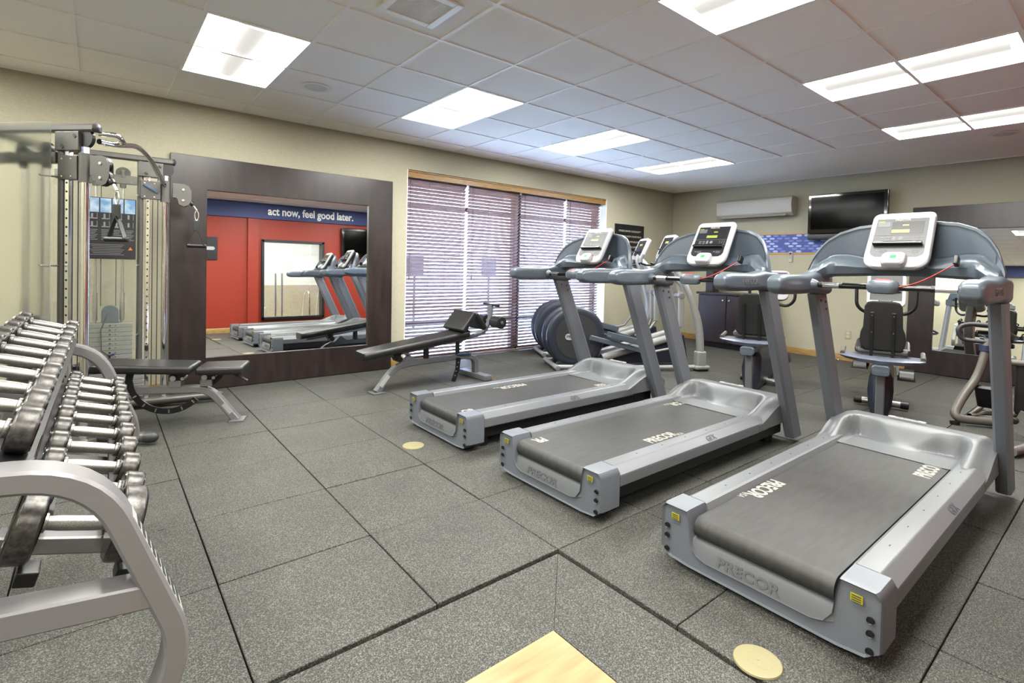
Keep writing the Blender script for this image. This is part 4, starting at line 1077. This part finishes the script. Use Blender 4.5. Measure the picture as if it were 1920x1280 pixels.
m = MB(DO); m.cyl((2.98, 4.69, .285), (3.12, 4.66, .285), .014, 12); m.lathe([(0, .02), (.03, .022), (.035, .01)], (3.1, 4.66, .285), (1, -.2, 0), 12); m.build('pull_pin', 'bluemetal', b2)
m = MB(DO); m.sweep([(2.99, 4.68, .25), (2.98, 4.68, .13), (2.93, 4.68, .0)], (0, 1, 0), .012, .05); pn = m.build('adjustment_plate', 'black', b2)
m = MB(DO)
for k in range(4): m.cyl((2.985-.013*k, 4.673, .2-.045*k), (2.985-.013*k, 4.671, .2-.045*k), .008, 10)
m.build('plate_hole', 'steel', pn)
def cushion(name, a, b, w, th):
    a, b = V(a), V(b); d = (b-a).normalized(); L = (b-a).length
    m = MB(DO); m.X = frame((a+b)/2, d, (0, 1, 0)); m.box((0, 0, 0), (L, w, th), b=.018, seg=3); return m.build(name, 'vinyl', b2, sharp=50)
cushion('thigh_pad', (2.945, 4.72, .545), (3.10, 4.72, .74), .40, .06); cushion('knee_pad', (3.10, 4.72, .735), (3.235, 4.72, .56), .40, .055)
m = MB(DO); m.sweep(fillet([(3.0, 4.72, .43), (3.2, 4.72, .47), (3.34, 4.72, .49), (3.42, 4.72, .62), (3.44, 4.72, .80)], .1, 6), (0, 1, 0), .05, .04, ch=.006); m.build('leg_post', 'treadlite', b2)
m = MB(DO); m.cyl((3.44, 4.58, .80), (3.44, 4.87, .805), .014, 12); h = m.build('top_handle', 'black', b2)
for y0, y1 in ((4.50, 4.66), (4.78, 4.94)):
    m = MB(DO); m.lathe([(0, .055), (.006, .066), (.154, .066), (.16, .055)], (3.43, y0, .62), (0, 1, 0), 24); r = m.build('roller_pad', 'vinyl', b2)
    m = MB(DO); m.lathe([(0, .004), (.002, .018), (.012, .02)], (3.43, y0-.012, .62), (0, 1, 0), 16); m.build('roller_cap', 'steel', r)
# ---------------------------------------------------------------- elliptical trainers (local x forward, y left)
def make_elliptical(loc, rz, label):
    t = thing('elliptical_trainer', label, 'elliptical trainer', loc, rz, 'elliptical trainers by the window')
    m = MB(); m.tube([(0, -.3, .04), (0, .3, .04)], .03, 14); rs_ = m.build('rear_stabilizer', 'ellwhite', t)
    for s in (-1, 1):
        m = MB(); m.lathe([(0, .031), (.012, .031), (.016, .02)], (0, s*.3, .04), (0, s, 0), 14); m.build('end_cap', 'silver', rs_)
    for s in (-1, 1):
        m = MB(); y0 = .055 if s > 0 else -.175
        m.lathe([(0, .30), (.015, .35), (.04, .372), (.085, .372), (.105, .35), (.12, .30)], (.27, y0, .395), (0, 1, 0), 48); d = m.build('drum_cover', 'blueblack', t, sharp=30)
        yy = y0 if s < 0 else y0+.12
        m = MB(); m.lathe([(0, .27), (.004, .268), (.006, .02)], (.27, yy, .395), (0, s, 0), 48); m.build('drum_disc', 'darkgrey', d)
        m = MB(); o_ = rrect(.22, .075, .036, 8); m.X = frame((.23, yy + s*.006, .40), (-s*1, 0, 0) if s > 0 else (1, 0, 0), (0, 0, 1)); m.rings([[(a, b, 0) for a, b in o_], [(a, b, .006) for a, b in o_]]); bd = m.build('badge', 'shellwhite', d)
        text('badge_lettering', 'PRECOR', .052, 'darkgrey', bd, m.X @ Matrix.Translation((0, 0, .0065)), bold=.001)
        m = MB(); m.prism([(.0, .02), (.12, .18), (.42, .18), (.5, .02)], 'y', y0+.02, y0+.1, b=.01); m.build('drum_foot', 'blueblack', d)
    m = MB(); m.cyl((.27, -.06, .395), (.27, .06, .395), .3, 32); m.build('flywheel', 'black', t)
    for s in (-1, 1):
        m = MB(); m.tube([(.0, s*.24, .045), (.9, s*.33, .045), (1.84, s*.385, .045)], .028, 12); r = m.build('base_rail', 'ellwhite', t)
        m = MB(); m.box((1.83, s*.385, .045), (.2, .12, .055), b=.022, seg=3); m.build('front_foot', 'ellwhite', r)
        m = MB(); m.box((1.83, s*.385, .018), (.16, .08, .036), b=.006); m.build('rubber_foot', 'black', r)
        m = MB(); m.box((1.82, s*.378, .15), (.13, .11, .2), b=.025, seg=3); m.build('upright_boot', 'ellwhite', r)
        pts = fillet([(1.82, s*.378, .2), (1.80, s*.37, .55), (1.66, s*.34, 1.0), (1.5, s*.2, 1.32), (1.44, s*.06, 1.42)], .3, 6)
        m = MB(); m.tube(pts, [.048]*8 + [.042]*(len(pts)-8), 14); m.build('upright', 'ellwhite', t)
        # ramp rail, foot arm and tray
        a = .10 if s < 0 else -.06
        m = MB(); m.tube([(.62, s*.13, .13), (1.6, s*.13, .40)], .05, 14); m.build('ramp_rail', 'ellwhite', t)
        m = MB(); z0, z1 = (.40, .22) if s < 0 else (.50, .33)
        m.sweep([(.42, s*.24, z0), (1.15, s*.24, z1)], (0, 1, 0), .055, .06, ch=.006); fa = m.build('foot_arm', 'slatedark', t)
        m = MB(); m.X = Matrix.Translation((.80 - .05*s, s*.24, (z0+z1)/2+.055)) @ Matrix.Rotation(rad(13), 4, 'Y')
        m.box((0, 0, 0), (.40, .15, .025), b=.008); m.box((0, -.07, .03), (.40, .014, .06), b=.006); m.box((0, .07, .03), (.40, .014, .06), b=.006); m.box((.195, 0, .03), (.014, .15, .06), b=.006); m.build('foot_tray', 'slatedark', fa)
        m = MB(); m.cyl((1.17, s*.24-.04, z1), (1.17, s*.24+.04, z1), .05, 20); m.build('roller', 'darkgrey', fa)
        m = MB(); m.tube([(1.17, s*.30, z1), (1.42, s*.33, z1+.05), (1.56, s*.335, .55)], .016, 10); m.build('link_rod', 'ellwhite', t)
        # moving handle
        m = MB(); m.sweep([(1.555, s*.335, .98), (1.565, s*.335, .55)], (0, 1, 0), .05, .07, ch=.012); ha = m.build('moving_arm', 'ellwhite', t)
        m = MB(); m.lathe([(0, .042), (.05, .042), (.056, .03)], (1.555, s*.31, .93), (0, s, 0), 20); m.cyl((1.555, s*.30, .93), (1.555, s*.2, .93), .026, 14); m.build('pivot', 'silver', ha)
        m = MB(); m.tube(fillet([(1.57, s*.34, .95), (1.55, s*.345, 1.06), (1.38, s*.34, 1.18), (1.30, s*.32, 1.36), (1.33, s*.3, 1.45)], .08, 6), .017, 12); m.build('hand_grip', 'ellwhite', ha)
    m = MB(); m.sweep(fillet([(1.62, 0, .36), (1.70, 0, .7), (1.50, 0, 1.40)], .2), (0, 1, 0), .12, .1, ch=.02); m.build('mast', 'ellwhite', t)
    m = MB(); m.prism([(.5, .05), (.55, .16), (1.75, .42), (1.82, .05)], 'y', -.1, .1, b=.02); m.build('ramp_housing', 'blueblack', t)
    Mx = frame((1.44, 0, 1.40), (0, -1, 0), (.12, 0, .27))
    m = MB(); m.X = Mx; o_ = rrect(.32, .34, .05, 6, 0, .16)
    m.rings([[(a*.9, b, -.05) for a, b in o_], [(a, b, -.03) for a, b in o_], [(a, b, .006) for a, b in o_], [(a*.96, .16+(b-.16)*.96, .012) for a, b in o_]]); c = m.build('console', 'shellwhite', t)
    m = MB(); m.X = Mx; m.box((0, .165, .0125), (.25, .25, .003), b=.001); m.build('console_face', 'facedark', c)
    m = MB(); m.X = Mx; m.box((0, .22, .0145), (.09, .03, .002)); m.build('lcd', 'lcd', c)
    m = MB(); m.X = Mx; m.box((0, .11, .03), (.22, .014, .03), b=.003); m.build('book_ledge', 'black', c)
    m = MB(); m.tube(fillet([(1.47, -.1, 1.33), (1.32, -.16, 1.30), (1.22, -.15, 1.33)], .05), .014, 10); m.tube(fillet([(1.47, .1, 1.33), (1.32, .16, 1.30), (1.22, .15, 1.33)], .05), .014, 10); m.build('fixed_grip', 'black', t)
    return t
e1 = make_elliptical((4.38, 4.71, 0), rad(-28), 'nearer of two elliptical trainers, its round dark drum behind the treadmill by the blinds')
dup(e1, (4.87, 5.50, 0), rad(-28), 'farther of two elliptical trainers, squeezed against the blinds behind the other')

# ---------------------------------------------------------------- recumbent bikes
def make_bike(loc, rz, label):
    t = thing('recumbent_bike', label, 'exercise bike', loc, rz, 'recumbent exercise bikes')
    m = MB(); rs = []
    for z, w, x0, x1 in ((.03, .06, .0, .95), (.12, .085, -.0, 1.0), (.25, .095, .0, 1.02), (.36, .085, .05, 1.02), (.44, .05, .1, .98)):
        rs.append([(x0, -.03, z), (x0+.06, -w, z), (x1-.1, -w, z), (x1, -.03, z), (x1, .03, z), (x1-.1, w, z), (x0+.06, w, z), (x0, .03, z)])
    m.rings(rs); m.build('body_shroud', 'blueblack', t, sharp=50)
    m = MB(); m.sweep([(-.03, 0, .02), (-.05, 0, .24), (-.07, 0, .44)], (0, 1, 0), .065, .05, ch=.008); m.build('rear_post', 'tread', t)
    m = MB(); m.tube([(.54, -.2, .05), (.54, .2, .05)], .03, 14); st = m.build('stabilizer', 'steel', t)
    for s in (-1, 1):
        m = MB(); m.lathe([(0, .036), (.06, .036), (.065, .03)], (.54, s*.15, .05), (0, s, 0), 16); m.build('end_cap', 'black', st)
    m = MB(); m.tube([(1.05, -.09, .05), (1.05, .09, .05)], .03, 14); m.build('front_foot', 'steel', t)
    m = MB(); m.sweep([(-.14, 0, .455), (.95, 0, .40)], (0, 1, 0), .09, .07, ch=.012); m.build('seat_rail', 'tread', t)
    m = MB(); m.X = frame((-.16, 0, .452), (0, -1, 0), (0, 0, 1)); o_ = rrect(.13, .085, .026, 5)
    m.rings([[(a, b, -.03) for a, b in o_], [(a, b, .01) for a, b in o_], [(a*.92, b*.88, .018) for a, b in o_]]); bd = m.build('rail_badge', 'slate', t)
    text('badge_lettering', 'PRECOR', .03, 'post', bd, m.X @ Matrix.Translation((0, 0, .0185)), bold=.001)
    # seat carriage with side wings
    m = MB(); rs = []
    for y, z, h, x0, x1 in ((-.30, .555, .012, -.05, .1), (-.26, .54, .022, -.08, .16), (-.15, .522, .03, -.1, .2), (0, .52, .034, -.1, .22), (.15, .535, .03, -.1, .2), (.26, .565, .022, -.08, .16), (.30, .585, .012, -.05, .1)):
        z = .545 - .02*(1-(y/.3)**2)
        rs.append([(x0, y, z), (x0+.02, y, z-h), (x1-.02, y, z-h), (x1, y, z), (x1-.02, y, z+h*.6), (x0+.02, y, z+h*.6)])
    m.rings(rs); sc = m.build('seat_carriage', mat('seat carriage grey', sr(98, 104, 118), .35, .15), t, sharp=50)
    for s in (-1, 1):
        m = MB(); m.tube([(-.04, s*.285, .56), (.12, s*.285, .59)], .018, 12); m.build('side_handle', 'seatlight', sc)
    m = MB(); m.prism([(.03, .56), (.40, .60), (.42, .66), (.3, .665), (.05, .62)], 'y', -.2, .2, b=.025, seg=3); m.build('seat_pad', 'vinyl', t)
    # back rest seen from behind
    Mx = frame((.03, 0, .60), (0, -1, 0), (-.08, 0, 1))
    o_ = [(-.13, 0), (.13, 0), (.155, .03), (.165, .09), (.16, .15), (.142, .2), (.138, .3), (.135, .38), (.115, .415), (.08, .425), (-.08, .425), (-.115, .415), (-.135, .38), (-.138, .3), (-.142, .2), (-.16, .15), (-.165, .09), (-.155, .03)]
    m = MB(); m.X = Mx; m.rings([[(a*.9, .2+(b-.2)*.94, .008) for a, b in o_], [(a, b, .0) for a, b in o_], [(a, b, -.03) for a, b in o_], [(a*.93, .2+(b-.2)*.95, -.06) for a, b in o_]]); bk = m.build('backrest', mat('black seat shell', sr(11, 11, 12), .7), t, sharp=50)
    for s in (-1, 1):
        m = MB(); m.X = Mx; m.box((s*.077, .14, .016), (.022, .38, .018), b=.002); bb = m.build('back_bracket', 'black', bk)
        m = MB(); m.X = Mx; m.box((s*.077, .331, .016), (.024, .004, .02)); m.lathe([(0, .005), (.004, .004)], (s*.077, .305, .025), (0, 0, 1), 10); m.lathe([(0, .005), (.004, .004)], (s*.077, .16, .025), (0, 0, 1), 10); m.build('bracket_bolt', 'steel', bb)
    # cranks and pedals
    m = MB(); m.cyl((.80, -.12, .40), (.80, .12, .40), .022, 14); ax_ = m.build('crank_axle', 'darkgrey', t)
    for s, dx, dz in ((-1, -.02, -.115), (1, .02, -.06)):
        m = MB(); m.sweep([(.80, s*.115, .40), (.80+dx*3, s*.125, .40+dz)], (0, 1, 0), .02, .03); m.build('crank', 'black', ax_)
        m = MB(); c = V((.80+dx*3, s*.19, .40+dz)); rs = []
        for x, h in ((-.08, .02), (-.05, .08), (.02, .1), (.08, .06)):
            rs.append([(c.x+x, c.y-.07, c.z-.03), (c.x+x, c.y+.07, c.z-.03), (c.x+x, c.y+.055, c.z-.03+h), (c.x+x, c.y-.055, c.z-.03+h)])
        m.rings(rs); pd = m.build('pedal', 'black', ax_, sharp=50)
    # mast, handlebars and console
    m = MB(); m.sweep(fillet([(.98, 0, .2), (1.12, 0, .6), (1.05, 0, 1.0)], .2), (0, 1, 0), .12, .1, ch=.02); m.build('mast', 'ellwhite', t)
    for s in (-1, 1):
        m = MB(); m.tube(fillet([(1.06, s*.05, .87), (1.0, s*.17, .86), (.97, s*.245, .93), (.98, s*.25, 1.13)], .08, 6), .017, 12); m.build('handlebar', 'black', t)
    Mx = frame((1.02, 0, .93), (0, -1, 0), (.1, 0, .3))
    m = MB(); m.X = Mx; o_ = rrect(.33, .36, .06, 6, 0, .18)
    m.rings([[(a*.9, b, -.05) for a, b in o_], [(a, b, -.03) for a, b in o_], [(a, b, .006) for a, b in o_], [(a*.96, .18+(b-.18)*.96, .012) for a, b in o_]]); c = m.build('console', 'shellwhite', t)
    m = MB(); m.X = Mx; m.box((0, .2, .0125), (.27, .27, .003), b=.001); m.build('console_face', 'faceglare', c)
    m = MB(); m.X = Mx; m.box((0, .27, .0145), (.1, .03, .002)); m.build('lcd', 'lcd', c)
    m = MB(); m.X = Mx
    for r in range(3):
        for k in range(3): m.box((.08+.016*k, .22-.012*r, .0145), (.007, .004, .001)); m.box((-.09+.022*k, .22-.012*r, .0145), (.014, .005, .001))
    m.lathe([(0, .01), (.001, .01)], (.0, .208, .0142), (0, 0, 1), 12); m.build('keypad_print', 'letter', c)
    m = MB(); m.X = Mx; m.box((0, .16, .028), (.25, .014, .03), b=.003); m.build('book_ledge', 'black', c)
    return t
k1 = make_bike((5.2, 1.43, 0), rad(14.5), 'recumbent exercise bike seen straight from behind through the nearest treadmill console frame')
dup(k1, (5.2, 2.58, 0), rad(14), 'recumbent exercise bike in front of the cabinet, partly hidden by the middle treadmill')

# ---------------------------------------------------------------- abdominal trainer in front of the far mirror
AO = (6.0, .8, 0)
t = thing('abdominal_trainer', 'grey tube frame abdominal trainer with looped handles before the right-hand mirror', 'exercise machine', AO)
m = MB(AO); m.tube(fillet([(5.86, .2, .045), (5.82, .72, .045), (5.62, 1.02, .05), (5.80, .99, .2), (6.0, .93, .36), (6.05, .90, .50), (6.12, .88, .70)], .1, 6), .034, 14); m.build('frame_tube', 'seatlight', t)
m = MB(AO); m.cyl((5.63, 1.0, 0), (5.63, 1.0, .03), .035, 14); m.build('rubber_foot', 'black', t)
m = MB(AO); m.tube(fillet([(6.1, .87, .68), (6.08, 1.06, .685), (6.06, 1.09, .79), (6.12, 1.02, .83), (6.14, .85, .83), (6.14, .82, .7)], .05, 6), .02, 12); m.build('handle_loop', 'darkgrey', t)
m = MB(AO); m.tube(fillet([(6.1, .5, .68), (6.08, .3, .685), (6.06, .27, .79), (6.12, .34, .83), (6.14, .5, .83)], .05, 6), .02, 12); m.build('handle_loop', 'darkgrey', t)
m = MB(AO); m.lathe([(0, .042), (.05, .042)], (6.08, .89, .60), (.1, 0, 1), 16); m.build('height_collar', mat('navy collar', sr(38, 46, 74), .4), t)
m = MB(AO); m.tube([(6.12, .86, .52), (6.12, .3, .53)], .028, 12); m.build('cross_tube', 'seatlight', t)
m = MB(AO); m.X = frame((6.06, .83, .2), (.5, .0, -.6), (0, 1, 0)); m.box((0, 0, 0), (.26, .22, .05), b=.018); m.build('knee_pad', 'vinyl', t)
m = MB(AO); m.box((6.2, .58, .30), (.16, .24, .46), b=.03); m.build('seat_pad', 'vinyl', t)
m = MB(AO); m.box((5.55, .56, .12), (.012, .13, .18), Matrix.Rotation(rad(20), 3, 'X'), b=.004); pl = m.build('adjustment_plate', 'steel', t)
m = MB(AO); m.lathe([(0, .01), (.01, .026), (.03, .026), (.036, .016)], (5.55, .62, .14), (-1, .1, 0), 12); m.build('knob', 'black', pl)
m = MB(AO); m.tube(fillet([(4.93, .56, .04), (5.25, .48, .04), (5.84, .35, .045)], .1), .03, 12); m.build('base_tube', 'silver', t)
m = MB(AO); m.tube([(6.5, .95, .04), (5.9, .95, .04), (6.12, .88, .045), (6.5, .4, .045)], .02, 10); m.build('rear_tube', 'seatlight', t)
